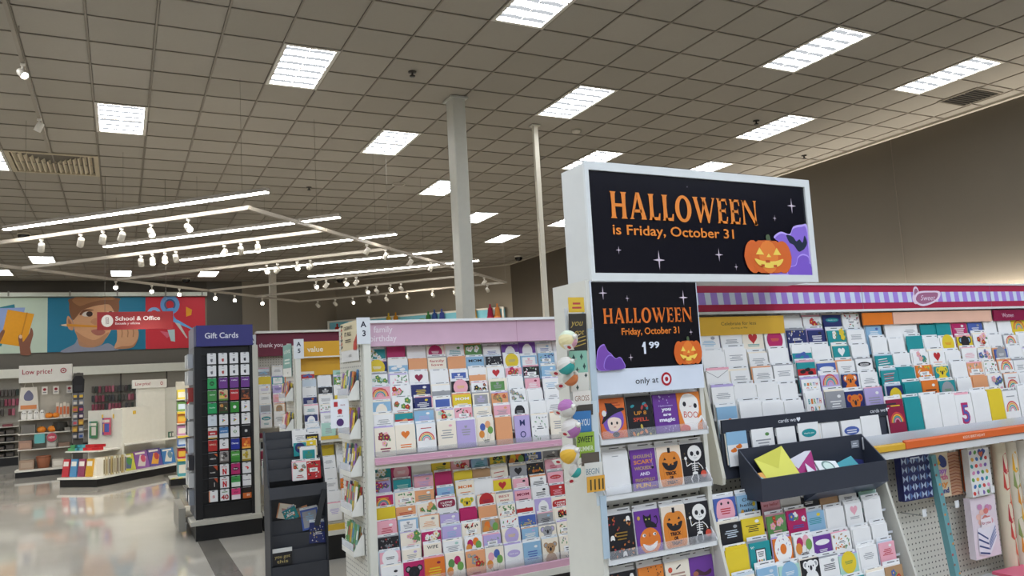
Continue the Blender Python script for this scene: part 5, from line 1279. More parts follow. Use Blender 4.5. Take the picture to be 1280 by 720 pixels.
for k, (sp, x, y, z, w, h, lab) in enumerate([('wTn',1.235,6.152,1.095,.10,.115,'white card at the upper left, '+sd),('wTn',1.345,6.152,1.095,.10,.12,'white card at the top right, '+sd),('kWyw',1.325,6.138,1.085,.10,.09,'small black card with gold lettering at top, '+sd),
     ('tCBy',1.225,6.113,1.02,.095,.10,'teal card with navy disc, '+sd),('yTk',1.29,6.12,1.015,.12,.115,'yellow envelope card behind the teal one, '+sd),('wItg',1.285,6.085,.945,.115,.13,'white card with landscape panel, '+sd),('wFrn',1.205,6.045,.845,.105,.135,'pale floral card beside the red one, '+sd),('rQwk',1.31,6.045,.845,.105,.135,'red patterned card, '+sd)]):
    card(sp, w, h, (x, y-.012, z-.02), 6, lab, 'cards on the dark stand', 'greeting_card', 900+k)
for k, (sp, x, y, z, w, h, ry, lab) in enumerate([('cTrn',1.10,6.09,.545,.12,.11,14,'cream card leaning left in the recess'),('OTtb',1.20,6.10,.54,.17,.12,-14,'peach card leaning across in the recess'),('tQwo',1.155,6.08,.535,.10,.09,-20,'teal patterned card lying in the recess'),('bIns',1.285,6.05,.455,.13,.15,-6,'blue card with grey panel'),('BSwy',1.325,6.022,.352,.13,.15,3,'navy card with pale dots in the front tier')]):
    o = card(sp, w, h, (x, y, z), 8, lab + ', lower half of the dark stand', 'cards on the dark stand', 'greeting_card', 930+k); o.rotation_euler.y = R(ry)
b = MB(); b.box(-.07,.07,0,.003,0,.12,M('201f22',.5)); b.dz=.0003; b.at(0,0,0); b.rect(-.07,.07,.09,.12,'d9d9d4'); b.text('you got',0,.05,.024,'b5a46a','c',.01,w=.11); b.text('this',0,.015,.024,'b5a46a','c',.01,w=.08)
b.build('stand_label', t, (-.125, -.0135, .24))
b = MB(); b.T = Matrix.Translation((.13,-.03,.52)) @ Matrix.Rotation(R(14),4,'Y'); b.box(-.02,.02,-.02,-.014,-.03,.24,DK2); b.build('loose_flap', t)

# ================================================================ gift card tower
t = thing('gift_card_tower', 'tall black gift card tower with purple blue header, A7 aisle end', 'gift card display', (0, 0, 0))
GX0, GX1, GYF = .715, 1.285, 8.85
MB().box(GX0, GX1, GYF+.02, GYF+.75, .2, 2.0, M('0c0c0e', .5)).build('tower_body', t)
MB().box(GX0-.02, GX0, GYF+.05, GYF+.75, .2, 2.0, M('77777a', .5)).build('side_panel', t)
b = MB(); b.box(GX0, GX1+.005, GYF-.03, GYF+.70, 2.0, 2.225, M('35357a', .4)); b.box(GX0-.022, GX0, GYF+.02, GYF+.70, 2.0, 2.215, M('7c7c88', .4)); b.dz=.0004; b.at(1.0, GYF-.03, 2.085)
b.text('Gift Cards', -.03, .0, .062, M('dfe0ea', .4), 'c', .015, w=.34); b.build('header', t)
for k in range(13): MB().box(GX0+.05, GX1-.03, GYF-.004, GYF+.02, .335+k*.131, .345+k*.131, M('1a1a1d', .5)).build('card_shelf', t)
MB().box(GX0-.02, GX0+.05, GYF-.012, GYF+.02, .2, 2.0, M('101013', .45)).box(GX1-.03, GX1, GYF-.012, GYF+.02, .2, 2.0, M('101013', .45)).build('frame', t)
MB().box(GX1, GX1+.055, GYF-.02, GYF+.05, .16, 2.0, M('c6c3b6', .45)).build('corner_post', t)
MB().box(GX0-.08, GX1+.055, GYF-.14, GYF+1.2, .16, .20, M('b9b5a8', .4)).build('base_deck', t)
MB().box(GX0-.03, GX1+.055, GYF-.11, GYF+1.2, 0, .16, M('101012', .4)).build('kick_plate', t)
MB().box(GX0-.17, GX0-.10, GYF+.25, GYF+1.1, .06, .30, M('8f8b80', .45)).build('cart_bumper', t)
MB().box(GX0-.10, GX0-.02, GYF+.3, GYF+.34, .14, .2, M('8f8b80', .45)).box(GX0-.10, GX0-.02, GYF+1.0, GYF+1.04, .14, .2, M('8f8b80', .45)).build('bumper_bracket', t)
def gapple(m,w,h,c='6a6a70'):
    m.lines(0,h*.72,w*.5,h*.06,1,M('9a9aa0',.5),random.Random(1)); m.blob([(-.14*w,.42*h),(-.12*w,.28*h),(-.04*w,.2*h),(.04*w,.2*h),(.12*w,.28*h),(.10*w,.36*h),(.13*w,.44*h),(.06*w,.5*h),(0,.48*h),(-.08*w,.5*h)], c); m.ell(.035*w,.545*h,.02*w,.05*w,c,6,-.5)
def gplay(m,w,h):
    m.lines(0,h*.76,w*.6,h*.06,1,M('7a7a80',.5),random.Random(1)); m.P([(-.16*w,.62*h),(0,.46*h),(-.16*w,.46*h)],'3f8fe0'); m.P([(-.16*w,.46*h),(0,.46*h),(-.16*w,.28*h)],'3fa45a'); m.P([(-.16*w,.62*h),(.2*w,.45*h),(0,.46*h)],'d9453a'); m.P([(0,.46*h),(.2*w,.45*h),(-.16*w,.28*h)],'e0b23a')
def gN(m,w,h): m.text('NETFLIX',0,h*.74,h*.08,'b5181f','c',.03,w=w*.6); m.P([(-.22*w,.08*h),(-.08*w,.08*h),(-.08*w,.62*h),(-.22*w,.62*h)],'b5181f'); m.P([(.1*w,.08*h),(.24*w,.08*h),(.24*w,.62*h),(.1*w,.62*h)],'b5181f'); m.P([(-.22*w,.62*h),(-.08*w,.62*h),(.24*w,.08*h),(.1*w,.08*h)],'d9252c')
def gspot(m,w,h):
    m.ell(0,.5*h,.26*w,.26*w,'0f2a18',16)
    for v in (.54,.48,.43): m.stroke([(-.15*w,v*h),(0,v*h+.025*h),(.15*w,v*h-.01*h)],.004,'1fa055')
def gtext(s,c,bg2=None,y=.55,hh=.13):
    def f(m,w,h):
        if bg2: m.rect(-.5*w,.5*w,0,.42*h,bg2)
        m.text(s,0,h*y,h*hh,c,'c',.02,w=w*min(.8,.16*len(s)))
    return f
def gx(c):
    def f(m,w,h):
        m.ell(0,.5*h,.19*w,.19*w,c,16); m.stroke([(-.11*w,.4*h),(.11*w,.6*h)],.006,'e8e8e4'); m.stroke([(-.11*w,.6*h),(.11*w,.4*h)],.006,'e8e8e4')
    return f
def gphoto(a,bb,c):
    def f(m,w,h):
        rg=random.Random(a+c)
        for k in range(7): m.ell(rg.uniform(-.3,.3)*w,rg.uniform(.25,.8)*h,.16*w,.12*h,(a,bb,c)[k%3],9,rg.random()*3)
        m.rect(-.5*w,.5*w,0,.16*h,c)
    return f
def gplain(m,w,h): m.lines(0,h*.5,w*.5,h*.09,2,M('a9b3bd',.5),random.Random(4))
W_='e4e4e4'
rows = [[(W_,gapple,'white gift card with grey apple')]+[(W_,lambda m,w,h,c=c: gapple(m,w,h,c),'white gift card with apple') for c in ('b5433f','4a4a50','2f2f36')],
 [(W_,gapple,'white gift card with grey apple')]+[(W_,lambda m,w,h,c=c: gapple(m,w,h,c),'white gift card with apple') for c in ('b5433f','4a4a50','2f2f36')],
 [('1f9a52',gspot,'green gift card with black disc')]+[('6a2f86',gtext('roku','e4dcea',None,.68),'purple gift card')]*3,
 [('3f8a42',gtext('game','cfe4cf'),'green gift card'),('c9b08a',gphoto('b5433f','e0c04a','5f8a3c'),'colourful photo gift card'),('b51f24',gtext('ROBLOX','ece4e2',None,.62),'red gift card'),('3a2018',gphoto('7a3a1e','1a1210','a0552a'),'dark photo gift card')],
 [('1a9a58',gtext('hulu','bfe8d0',None,.5),'plain green gift card'),('4a3a22',gphoto('c98a3a','d9c9a0','2a4a26'),'brown photo gift card'),('2f8a2f',gx('d9e4d6'),'green gift card with cross disc'),(W_,gplay,'white gift card with play triangle')],
 [('cfd6de',gplain,'pale blue gift card')]+[(W_,gplay,'white gift card with play triangle')]*3,
 [('d0d0cc',lambda m,w,h:(m.rect(-.5*w,.5*w,.3*h,.72*h,'b5181f'),m.text('amc',0,h*.42,h*.2,'e8e4e0','c',.03,w=w*.6),m.rect(-.5*w,.5*w,.0,.1*h,'c9a03a')),'red amc gift card'),('3f78b0',gtext('cinema','dce6ee','c9d3dc',.58),'blue and white gift card'),(W_,gx('4a8a3c'),'white gift card with green cross disc'),('15161a',gx('8a8a8c'),'black gift card with cross disc')],
 [('b0241f',gtext('GRILL','e0c9b0'),'brick red gift card'),(W_,lambda m,w,h:(m.ring(0,.55*h,.1*w,.18*w,'2a2a2e',40,320),m.rect(-.5*w,.5*w,0,.16*h,'b5343a')),'white gift card with letter C'),('1f2f9a',gtext('Disney','dfe4f0',None,.5,.16),'royal blue gift card'),('c9541a',gphoto('e0832a','d96a1f','f0b04a'),'orange gift card')],
 [('141416',lambda m,w,h:(m.P([(-.3*w,.3*h),(.3*w,.3*h),(0,.62*h)],'2c2c30'),m.text('XBOX',0,h*.4,h*.12,'e0dcd6','c',.03,w=w*.7),m.P([(.1*w,.9*h),(.5*w,.9*h),(.5*w,.62*h)],'c9541a')),'black gift card with orange corner'),('8f8a86',gphoto('3a3636','c9c4be','5a5450'),'grey photo gift card'),('4a9a3c',gtext('GREEN','e2ecd8','3a8a2f',.6),'leaf green gift card'),('d5cda8',gphoto('c9b02f','b59a2a','a08a2f'),'yellow print gift card')],
 [('161214',lambda m,w,h:(m.P([(.0,.95*h),(.5*w,.95*h),(.5*w,.5*h)],'c2481a'),m.text('GAME',-.05*w,h*.3,h*.1,'d9d4ce','c',.03,w=w*.6)),'black gift card with orange flash'),(W_,gN,'white gift card with red letter N'),('b52468',lambda m,w,h:(m.ell(0,.5*h,.36*w,.15*h,'1a1416',12),m.text('PINK',0,h*.46,h*.1,'e8d4de','c',.03,w=w*.5)),'hot pink gift card'),(W_,lambda m,w,h:m.blob([(-.22*w,.6*h),(.1*w,.62*h),(.24*w,.48*h),(.1*w,.36*h),(0,.46*h),(.06*w,.5*h)],'d9322a'),'white gift card with red swoosh')],
 [('181314',lambda m,w,h:(m.P([(.1*w,.95*h),(.5*w,.95*h),(.5*w,.55*h)],'c2481a'),m.rect(.1*w,.16*w,.2*h,.6*h,'d9d4ce')),'black gift card with orange corner'),(W_,gN,'white gift card with red letter N'),('3f9a4c',gtext('GREAT','2f6a3a','dfe4dc',.62),'green over white gift card'),(W_,gtext('hotels','5a4a6a',None,.5,.1),'white gift card with thin lettering')],
 [(W_,lambda m,w,h:(m.ell(.0,.45*h,.2*w,.2*w,'e4d0d0',12),m.text('5',.05*w,h*.36,h*.22,'b5242a','c',.03),m.rect(-.5*w,-.4*w,0,h,'d97a3a')),'white gift card with red five'),(W_,lambda m,w,h:(m.rect(-.3*w,.3*w,.75*h,.82*h,'5f8a4c'),m.text('40',0,h*.12,h*.42,'b5181f','c',.03,w=w*.85)),'white gift card with big red 40'),('d9407a',gtext('$50','8a1f4a','e6d9de',.6),'pink and white gift card'),('241a14',lambda m,w,h:(m.rect(-.5*w,.5*w,0,.5*h,'c9641f'),m.text('50',.12*w,h*.2,h*.2,'ecd9c4','c',.03)),'black and orange gift card with 50')]]
for r, row in enumerate(rows):
    for c, (col, fn, lab) in enumerate(row):
        x = .867+c*.113; z = 1.808-.131*r; w, h = .088, .112
        m = MB(); m.box(-w/2,w/2,-.008,0,0,h,M(col,.35)); m.dz=.0003; m.base=.0005; m.at(0,-.008,0); m.rect(-.12*w,.12*w,h*.93,h,M('1a1a1d',.5)); fn(m,w,h)
        o = m.build('gift_card', None, (x, GYF-.008, z), (R(-4),0,0), label=f'{lab}, {ORD[r]} row, {ORD[c]} from left on the black tower', cat='gift card', group='gift cards on the black tower')
        MB().box(-w/2+.003,w/2-.003,.0,.004,.002,h+.006,M('cfcfcd',.4)).build('card_stack', o)
rg = random.Random(21)
for r in range(9):
    for c in range(2):
        z = 1.78-.18*r; y = GYF+.12+c*.3
        o = MB().box(-.05,0,0,.16,0,.15,M(rg.choice(['c9c9c6','b8bcc2','8f9398','d0d0cc','3a3a3e','a8433f' if r==2 else 'c2c2c0']),.3)).build('hang_package', None, (GX0-.024, y, z), None, label=f'grey packaged gift card on the tower side, {ORD[r]} row, {("front","rear")[c]} peg', cat='package', group='packages on the tower side')
        MB().box(-.0508,-.05,.02,.14,.03,.10,M('e0e0de',.4)).build('printed_front', o)

# ================================================================ school section at left
gw = M('d5d2c6', .5); gry = M('8d897e', .6); bk = M('121214', .4)
t = thing('shelf_unit', 'low price end shelf unit with four white shelves and red lettered header', 'shelf unit', (-1.375, 18.3, 0))
hw = .455
MB().box(-hw,hw,.34,.40,.15,1.9,M('b3ada0',.6)).build('back_panel', t)
MB().box(-hw-.03,hw+.03,0,.45,0,.11,bk).build('base', t)
for z, d in ((1.135,.30),(.855,.30),(.545,.32)): MB().box(-hw,hw,.34-d,.34,z-.018,z,M('dedbd0',.4)).build('shelf', t)
MB().box(-hw-.04,hw+.04,-.01,.34,.11,.15,M('dedbd0',.4)).build('bottom_shelf', t)
b = MB(); b.box(-hw-.0,hw+.02,.10,.34,1.87,2.22,M('d9d7d0',.4)); b.dz=.0006; b.base=.001; b.at(0,.10,1.87)
b.text('Low price!', -.40, .17, .10, M('a02034',.4), 'l', .01, w=.52); cx = .32
b.ell(cx,.22,.055,.055,M('a02034',.4),18); b.ell(cx,.22,.037,.037,M('d9d7d0',.4),16); b.ell(cx,.22,.018,.018,M('a02034',.4),12); b.build('header_sign', t)
MB().box(-hw-.01,-hw+.005,.30,.36,.15,1.87,gry).build('upright', t); MB().box(hw-.005,hw+.01,.30,.36,.15,1.87,gry).build('upright', t)
def pumpkin(x,y,z,r,lab):
    t = thing('toy_pumpkin', lab, 'pumpkin', (x,y,z), 0, 'small toy pumpkins')
    b = MB(); pr = [(0,0),(r*.6,r*.05),(r,r*.55),(r*.9,r*1.1),(r*.45,r*1.4),(0,r*1.32)]
    b.lathe(pr, 'df8420', n=14); b.build('body', t); MB().tube((0,0,r*1.3),(r*.1,0,r*1.65), r*.14, '5a5a2c', n=6, r1=r*.08).build('stem', t)
def ghostfig(x,y,z,lab):
    t = thing('toy_ghost', lab, 'toy', (x,y,z), 0, 'white ghost figures')
    MB().lathe([(.05,0),(.055,.06),(.05,.12),(.03,.17),(0,.18)], 'e2e0da', n=12).build('body', t)
    b = MB(); b.at(0,-.05,0); b.base=.004; b.ell(-.016,.125,.009,.012,'1a1a1c',8); b.ell(.016,.125,.009,.012,'1a1a1c',8); b.build('eyes', t)
def boxy(nm, lab, cat, x, y, z, w, d, h, c, group=None, band=None, rz=0):
    b = MB(); b.box(-w/2,w/2,-d/2,d/2,0,h,M(c,.5)); o = b.build(nm, None, (x,y,z), (0,0,R(rz)), label=lab, cat=cat, group=group)
    if band: MB().box(-w*.4,w*.4,-d/2-.001,-d/2,h*.2,h*.75,M(band,.5)).build('printed_front', o)
    return o
X0, Y0 = -1.375, 18.3
for k in range(4): ghostfig(X0-.36+k*.105, Y0+.14, 1.136, f'white toy ghost on the top shelf, {ORD[k]} from left')
for k in range(2): pumpkin(X0+.07+k*.13, Y0+.15, 1.136, .075, f'orange toy pumpkin on the top shelf, {("left","right")[k]} one')
for k in range(4): boxy('craft_box', f'small orange and cream boxed craft kit on the top shelf, {ORD[k]} from left', 'box', X0+.22+k*.062, Y0+.17, 1.136, .055, .12, .30-.02*(k%2), 'd9d0c0', 'craft kits', 'c9683a')
for k in range(2): pumpkin(X0-.06+k*.19, Y0+.14, .856, .085, f'orange toy pumpkin on the second shelf, {("left","right")[k]} one')
boxy('storage_box', 'grey felt box at the left of the second shelf', 'box', X0-.28, Y0+.16, .856, .24, .2, .17, '6f6c66')
t = thing('cauldron', 'dark round cauldron at the right of the second shelf', 'cauldron', (X0+.27, Y0+.16, .857)); MB().lathe([(0,0),(.10,.01),(.135,.09),(.12,.16),(.135,.18)], '35332f', n=16).build('pot', t); MB().lathe([(0,.14),(.115,.14)], '1d1c1a', n=16).build('filling', t)
boxy('storage_box', 'low grey box at the far right of the second shelf', 'box', X0+.40, Y0+.15, .856, .10, .2, .07, '8d897f')
boxy('storage_box', 'pinkish brown box at the left of the third shelf', 'box', X0-.33, Y0+.17, .546, .22, .22, .17, 'a08070', None, 'b5907a')
boxy('storage_box', 'white and grey box in the middle of the third shelf', 'box', X0+.12, Y0+.17, .546, .17, .2, .17, 'b5b0a6', None, 'd0ccc4')
boxy('storage_box', 'flat brown box at the right of the third shelf', 'box', X0+.34, Y0+.17, .546, .2, .2, .08, '8f7562')
boxy('storage_box', 'pale brown crate on the bottom shelf, leftmost', 'box', X0-.30, Y0+.15, .151, .25, .24, .18, 'a88f7a', None, 'b9a38e')
t = thing('basket', 'brown terracotta basket on the bottom shelf', 'basket', (X0-.02, Y0+.15, .152)); MB().lathe([(0,0),(.10,.0),(.13,.2),(.12,.24),(.10,.24),(.09,.03),(0,.02)], 'a5684a', n=14).build('body', t); MB().lathe([(.131,.2),(.137,.215),(.131,.23)], '8a5238', n=14).build('rim', t)
boxy('storage_box', 'white lidded box on the bottom shelf', 'box', X0+.24, Y0+.15, .151, .2, .22, .16, 'c9c2b4', None, 'dcd6ca')
boxy('storage_box', 'flat brown tray at the right of the bottom shelf', 'box', X0+.42, Y0+.15, .151, .12, .22, .07, '9a8a78')
# printed tote hung at left, tags on top, square signs
t = thing('tote_bag', 'white tote bag with grey figure print hung on the low price unit', 'bag', (X0-.30, Y0+.28, 1.3)); b = MB(); b.prism([(-.18,0),(.18,0),(.14,.48),(-.14,.48)], 0, .03, M('dad5ca',.7), 'y'); b.dz=.001; b.base=.001; b.at(0,0,0); b.blob([(-.06,.22),(-.08,.32),(0,.42),(.08,.32),(.06,.22)],'6a6a86'); b.rect(-.14,.14,.04,.12,'d98a52'); b.build('bag_body', t); MB().tube((-.08,.02,.48),(-.06,.03,.56),.008,'dad5ca',n=5).tube((.08,.02,.48),(.06,.03,.56),.008,'dad5ca',n=5).build('handle', t)
for k, x in enumerate((-.02,.18,.42)):
    b = MB(); b.box(-.05,.05,0,.01,0,.16,M('dcd8d0',.5)); b.dz=.001; b.base=.001; b.at(0,0,0); b.ell(0,.10,.03,.03,'a83040',10); b.rect(-.03,.03,.03,.05,'8a8a90'); b.build('hang_tag', None, (X0+x,Y0+.26,1.62), label=f'white hang tag with red mark under the low price header, {ORD[k]} from left', cat='tag', group='hang tags')
b = MB(); b.box(-.09,.09,0,.006,-.15,.03,M('5fb0b0',.5)); b.build('shelf_talker', None, (X0-.08,Y0+.03,.80), label='teal square shelf sign under the second shelf', cat='sign')
b = MB(); b.T = Matrix.Rotation(R(90),4,'X'); b.lathe([(0,0),(.10,0),(.10,.006),(0,.006)], '8f8a86', n=18); b.build('shelf_talker', None, (X0+.13,Y0+.026,.75), label='round pinkish grey shelf sign beside the teal one', cat='sign'); b = MB(); b.at(0,-.001,0); b.dz=.001; b.base=.007; b.ell(0,0,.085,.085,'c2485a',16); b.text('NEW',0,-.02,.045,'e8dcd8','c',.02,w=.11); b.build('printed_face', bpy.context.scene.objects[-1] if False else [o for o in bpy.data.objects if o.get('label','').startswith('round pinkish')][0])
# clip of dark bags beside the unit
t = thing('black_bag', 'black backpack hung at the right end of the low price unit', 'bag', (-.78, 18.25, 1.62)); MB().prism([(-.10,0),(.10,0),(.11,.26),(.06,.34),(-.06,.34),(-.11,.26)], 0, .10, M('1a1a1e',.7), 'y').build('body', t); MB().tube((-.03,.05,.34),(-.03,.05,.40),.008,'1a1a1e',n=5).tube((-.03,.05,.40),(.03,.05,.40),.008,'1a1a1e',n=5).tube((.03,.05,.40),(.03,.05,.34),.008,'1a1a1e',n=5).build('handle', t); MB().box(-.07,.07,-.012,0,.03,.15,M('26262b',.7)).build('pocket', t)
MB().box(-.80,-.76,18.36,18.40,.1,2.0,M('6a665e',.5)).build('upright', bpy.data.objects['shelf_unit']) if False else None
rg = random.Random(31)
for r in range(7):
    for c in range(2):
        o = MB().box(-.045,.045,0,.03,0,.11,M(rg.choice(['6f7078','8a8d96','3f3f52','a8a9b0','b58a4a','5a4a6a']),.2)).build('hang_package', None, (-.835+c*.11, 18.22, 1.50-.135*r), None, label=f'small clear toy packet on the strip beside the low price unit, {ORD[r]} row, {("left","right")[c]}', cat='package', group='toy packets on the strip')
        MB().box(-.03,.03,-.001,0,.02,.07,M(rg.choice(['d0c9be','c24f5a','3f5fa8','d9b23a']),.4)).build('printed_front', o)
t = thing('peg_strip', 'dark grey merchandise strip behind the small toy packets', 'strip', (-.78, 18.27, .0)); MB().box(-.09,.09,0,.02,0,2.02,M('4f4b45',.6)).build('strip', t)

# angled low gondola with end cap of books
EX, EYY = -.36, 15.10
AT = Matrix.Translation((EX,EYY,0)) @ Matrix.Rotation(R(45),4,'Z')
def loc45(x, y, z=0): v = AT @ Vector((x,y,z)); return (v.x, v.y, v.z)
t = thing('low_gondola', 'angled low white gondola of books and games with black base', 'shelf unit', (EX,EYY,0), R(45))
MB().box(0,2.10,0,.82,0,.13,bk).build('base', t)
MB().box(-.03,2.10,-.03,.85,.13,.165,M('dcd9ce',.4)).build('base_deck', t)
MB().box(.60,.63,.10,.84,.165,1.27,gw).build('end_panel', t)
MB().box(.63,1.55,.30,.33,.165,1.29,gw).build('back_panel', t)
MB().box(1.36,2.10,.45,.49,.165,1.63,M('d8d5ca',.5)).build('tall_back_panel', t)
MB().box(.60,.64,.06,.10,.165,1.28,gw).build('upright', t); MB().box(2.06,2.10,.06,.60,.165,1.62,gw).build('side_panel', t)
MB().box(.12,.60,.10,.84,.575,.597,M('dedbd0',.4)).build('end_shelf', t)
MB().box(.64,2.06,.04,.30,.625,.650,M('dedbd0',.4)).build('side_shelf', t)
for (x,y) in ((.595,.50),(.595,.25)): MB().box(x-.01,x,y-.012,y+.012,1.12,1.19,M('d9b23a',.5)).build('price_tab', t)
for x in (.80,1.12): MB().box(x-.03,x+.03,.285,.30,1.16,1.22,M('d9b23a',.5)).build('price_tab', t)
b = MB(); b.box(1.20,2.06,.40,.43,1.63,1.79,M('d9d7d0',.4)); b.dz=.0006; b.base=.001; b.at(0,.40,1.63); b.text('Low price!',1.25,.055,.06,M('a02034',.4),'l',.01,w=.38); b.ell(1.92,.08,.035,.035,M('a02034',.4),14); b.ell(1.92,.08,.022,.022,M('d9d7d0',.4),12); b.build('header_sign', t)
rz = R(45)
# hanging toy cards on the end panel
for k, (y, c1, c2) in enumerate(((.72,'4f8a8f','6f9a3c'),(.66,'3f7a52','d0c9be'),(.42,'5f3f86','e0b23a'),(.36,'c24f6a','4a5fa8'))):
    o = MB().box(-.02,0,-.07,.07,0,.30,M(c1,.3)).build('hang_package', None, loc45(.595-.022*(k%2),y,.78 if k<2 else .83), (0,0,rz), label=f'colourful carded toy on the book end cap, {ORD[k]} from left', cat='package', group='carded toys on the end cap')
    MB().box(-.0215,-.02,-.05,.05,.05,.2,M(c2,.4)).box(-.0215,-.02,-.06,.06,.22,.27,M('d9d4c8',.4)).build('printed_front', o)
# boxes on the end shelf
for k, (y, c) in enumerate(((.76,'4f9a62'),(.66,'3f9aa8'),(.56,'57aab0'),(.42,'b5242a'),(.32,'c92f2f'),(.22,'b5181f'))):
    for q in range(2):
        boxy('craft_pack', f'{("green","teal","light teal","red","bright red","dark red")[k]} striped craft pack on the end shelf, {("bottom","top")[q]} of its pair', 'box', *loc45(.22+.05*q,y,.598+q*.05), .16,.085,.048, c, 'craft packs on the end shelf', 'dcdcd6', 45+90+(6 if k>2 else 0))
# books in front
bc = ['b5323a','4f86b0','8a3f5a','c9982f']
for k in range(4):
    y = .76-.175*k
    t2 = MB(); t2.box(-.03,0,-.07,.07,0,.30,M(bc[k],.4)); t2.dz=.0004
    o = t2.build('picture_book', None, loc45(.07+.0,y,.166), (0,R(8),rz), label=f'{("red","blue","plum","golden")[k]} covered picture book standing on the end cap base', cat='book', group='picture books on the end cap')
    MB().box(-.0312,-.03,-.055,.055,.18,.26,M('e0dcd2',.4)).build('printed_cover', o)
    MB().box(0,.09,-.068,.068,0,.295,M('d9d4c6',.6)).build('books_behind', o)
for k in range(9):
    x = .08+.058*k
    o = MB().box(0,.035,-.10,.10,0,.31,M(('d9d4c6','cfc2a4','d5cfc0','c9b27a')[k%4],.5)).build('picture_book', None, loc45(x+.06,.11,.166), (0,0,rz), label=f'cream spined book in the row along the base corner, {ORD[k]} from the corner', cat='book', group='books along the base corner')
    MB().box(.006,.029,-.1008,-.10,.03,.27,M(('8a7a52','a08a62','6a5a4a')[k%3],.5)).build('spine_label', o)
# games on the side base
for k, (x, c1, c2, h) in enumerate(((.82,'c2c24a','5a6a8a',.30),(1.15,'8a5a9a','d0c9be',.32),(1.48,'5f4f8f','d9a03a',.33),(1.82,'3f78b0','d9d4c6',.30))):
    o = MB().box(-.16,.16,0,.05,0,h,M(c1,.35)).build('board_game', None, loc45(x,.12,.167), (R(-14),0,rz), label=f'{("yellow","violet","purple and orange","blue")[k]} boxed game leaning on the gondola base', cat='game', group='boxed games on the base')
    b = MB(); b.dz=.0006; b.base=.0008; b.at(0,0,0); b.P([(-.12,.05),(.05,.03),(.12,.2),(-.02,.25)],c2); b.ell(.04,h*.55,.06,.07,('4a8a4a','c24f6a','b5433f','6a8a9a')[k],10); b.rect(-.13,.10,h*.82,h*.93,'e4dfd2'); b.build('printed_cover', o)
for k in range(2): boxy('glue_bottle', f'tiny bottle left at the end of the side shelf, {("green","grey")[k]} one', 'bottle', *loc45(1.90+.07*k,.20,.651), .035,.035,.11, ('3f6a52','7a7a76')[k], None, 'd0ccc2', 45)

# colourful toy shelf beside the gift card tower
t = thing('toy_shelf', 'narrow bright toy shelf with black and yellow striped base by the tower', 'shelf unit', (.98, 14.05, 0))
MB().box(-.14,.6,.38,.42,.13,1.7,M('a8a498',.5)).build('back_panel', t)
MB().box(-.26,.6,-.02,.45,0,.11,bk).build('base', t); MB().box(-.27,.6,-.03,.42,.11,.13,M('c9c5b8',.4)).build('base_deck', t)
for k in range(5): MB().prism([(-.25+.11*k,.11),(-.20+.11*k,.11),(-.17+.11*k,.131),(-.22+.11*k,.131)], -.034, -.030, M('d9cf6a',.4), 'y').build('hazard_stripe', t)
for z in (.42,.62,.80,1.0,1.2,1.4): MB().box(-.14,.6,.08,.38,z-.015,z,M('d9d5c9',.4)).build('shelf', t)
for z in (.41,.79,1.19): MB().box(-.14,.2,.074,.08,z-.03,z+.005,M('e0c23a',.4)).build('price_strip', t)
rg = random.Random(77)
for r, z in enumerate((.131,.421,.621,.801,1.001,1.201,1.401)):
    for c in range(2):
        boxy('toy_box', f'{("teal","red","blue","pink","orange","green","yellow")[(r+c*3)%7]} toy box on the striped shelf, {ORD[r]} level from floor, {("left","right")[c]}', 'box', .91+c*.15, 14.05+.2, z, .13,.16,(.25 if r==0 else .16), ('4fa0a8','b5323a','4a6fb0','c98ab0','d9832f','6f9a4c','d9c23a')[(r+c*3)%7], 'toy boxes on the striped shelf', ('e0d9c9','d9b23a','c9d6e0')[(r+c)%3])

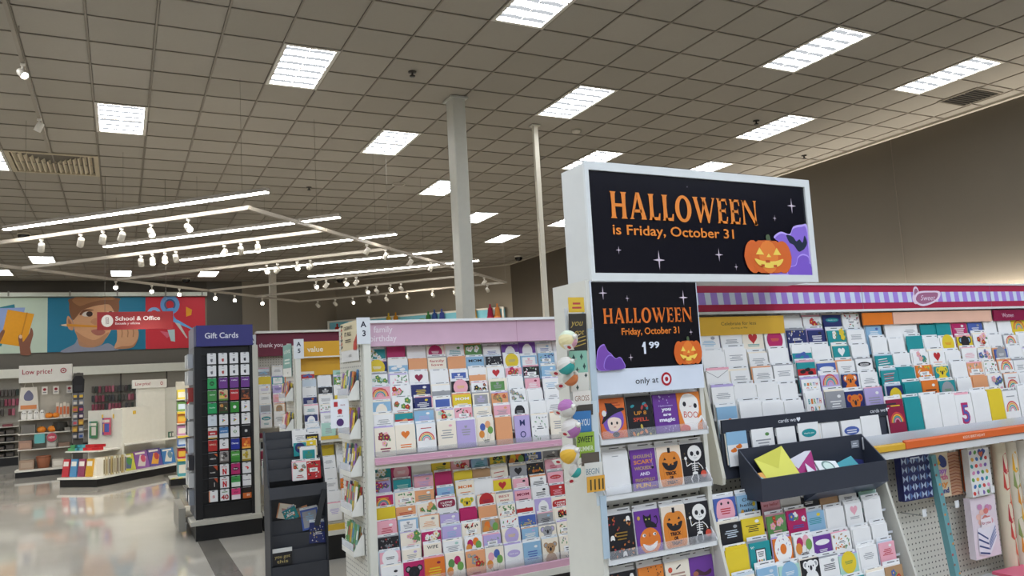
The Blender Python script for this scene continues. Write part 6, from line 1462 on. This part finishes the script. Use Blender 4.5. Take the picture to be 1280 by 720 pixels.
# far wall shelving with hanging packets
t = thing('wall_shelving', 'long far wall shelving with white light band and grey pegboard', 'shelf unit', (0, 26.6, 0))
MB().box(-9,2.3,.35,.40,.15,2.17,M('a09c92',.6)).build('back_panel', t)
MB().box(-9,2.3,.05,.40,2.17,2.43,M('dfdfd2',.5)).build('valance', t)
MB().box(-9,2.3,-.1,.40,0,.15,bk).build('base', t)
for x in (-2.6,-1.15,.0,1.3,2.28): MB().box(x-.02,x+.02,.33,.35,.15,2.17,M('4a4742',.5)).build('upright', t)
for z in (.55,.85): MB().box(-9,2.3,.0,.35,z-.02,z,M('c9c5b8',.4)).build('shelf', t)
rg = random.Random(13)
pc = ['4a3f42','8a3f52','6a2f3a','3a3a40','b5697a','55504c','2f3a34']
pn = ['dark brown','maroon','wine red','black','dusty pink','taupe','dark green']
def packets(x0, x1, zs, n, pre):
    for r, z in enumerate(zs):
        for c in range(n):
            if rg.random() < .1: continue
            x = x0+(x1-x0)*(c+.5)/n
            ci = rg.randrange(7)
            o = MB().box(-.035,.035,-.1,0,0,.19,M(pc[ci],.3)).build('hanging_packet', None, (x, 26.9, z), None, label=f'{pn[ci]} hanging packet, {ORD[r]} row, {ORD[c]} from left, {pre}', cat='packet', group=f'hanging packets, {pre}')
packets(-.80,.46,(1.62,1.34,1.08), 14, 'left of the tall white panel')
packets(.55,1.0,(1.62,), 4, 'above the angled sign')
packets(-3.3,-2.65,(1.66,1.38,1.10), 7, 'at the left edge')
packets(1.75,2.2,(1.66,), 3, 'right end of the pegboard')
t = thing('dark_shelving', 'low shelving with dark merchandise at the left edge of the photo', 'shelf unit', (-4.0, 22.0, 0))
MB().box(-2.5,1.80,.40,.45,.1,1.0,gry).build('back_panel', t); MB().box(-2.5,1.84,-.05,.45,0,.19,bk).build('base', t)
for z in (.20,.375,.56,.735,.915): MB().box(-2.5,1.82,.0,.40,z-.016,z,M('cfcbc0',.4)).build('shelf', t)
rg = random.Random(15)
for r, z in enumerate((.20,.375,.56,.735)):
    for c in range(4): boxy('dark_box', f'dark low box on the left edge shelving, {ORD[r]} shelf from floor, {ORD[c]} from the right', 'box', -2.36-.19*c, 22.2, z+.001, .16,.25,.08+.03*rg.random(), ('2a2828','3a3634','242428','4a4440')[(r+c)%4], 'dark boxes on the left edge shelving', ('5a544e','6a5f58')[c%2])
boxy('storage_box', 'small maroon box on top of the left edge shelving', 'box', -2.42, 22.2, .916, .2,.2,.06, '6a3038', None, '8a4a50')
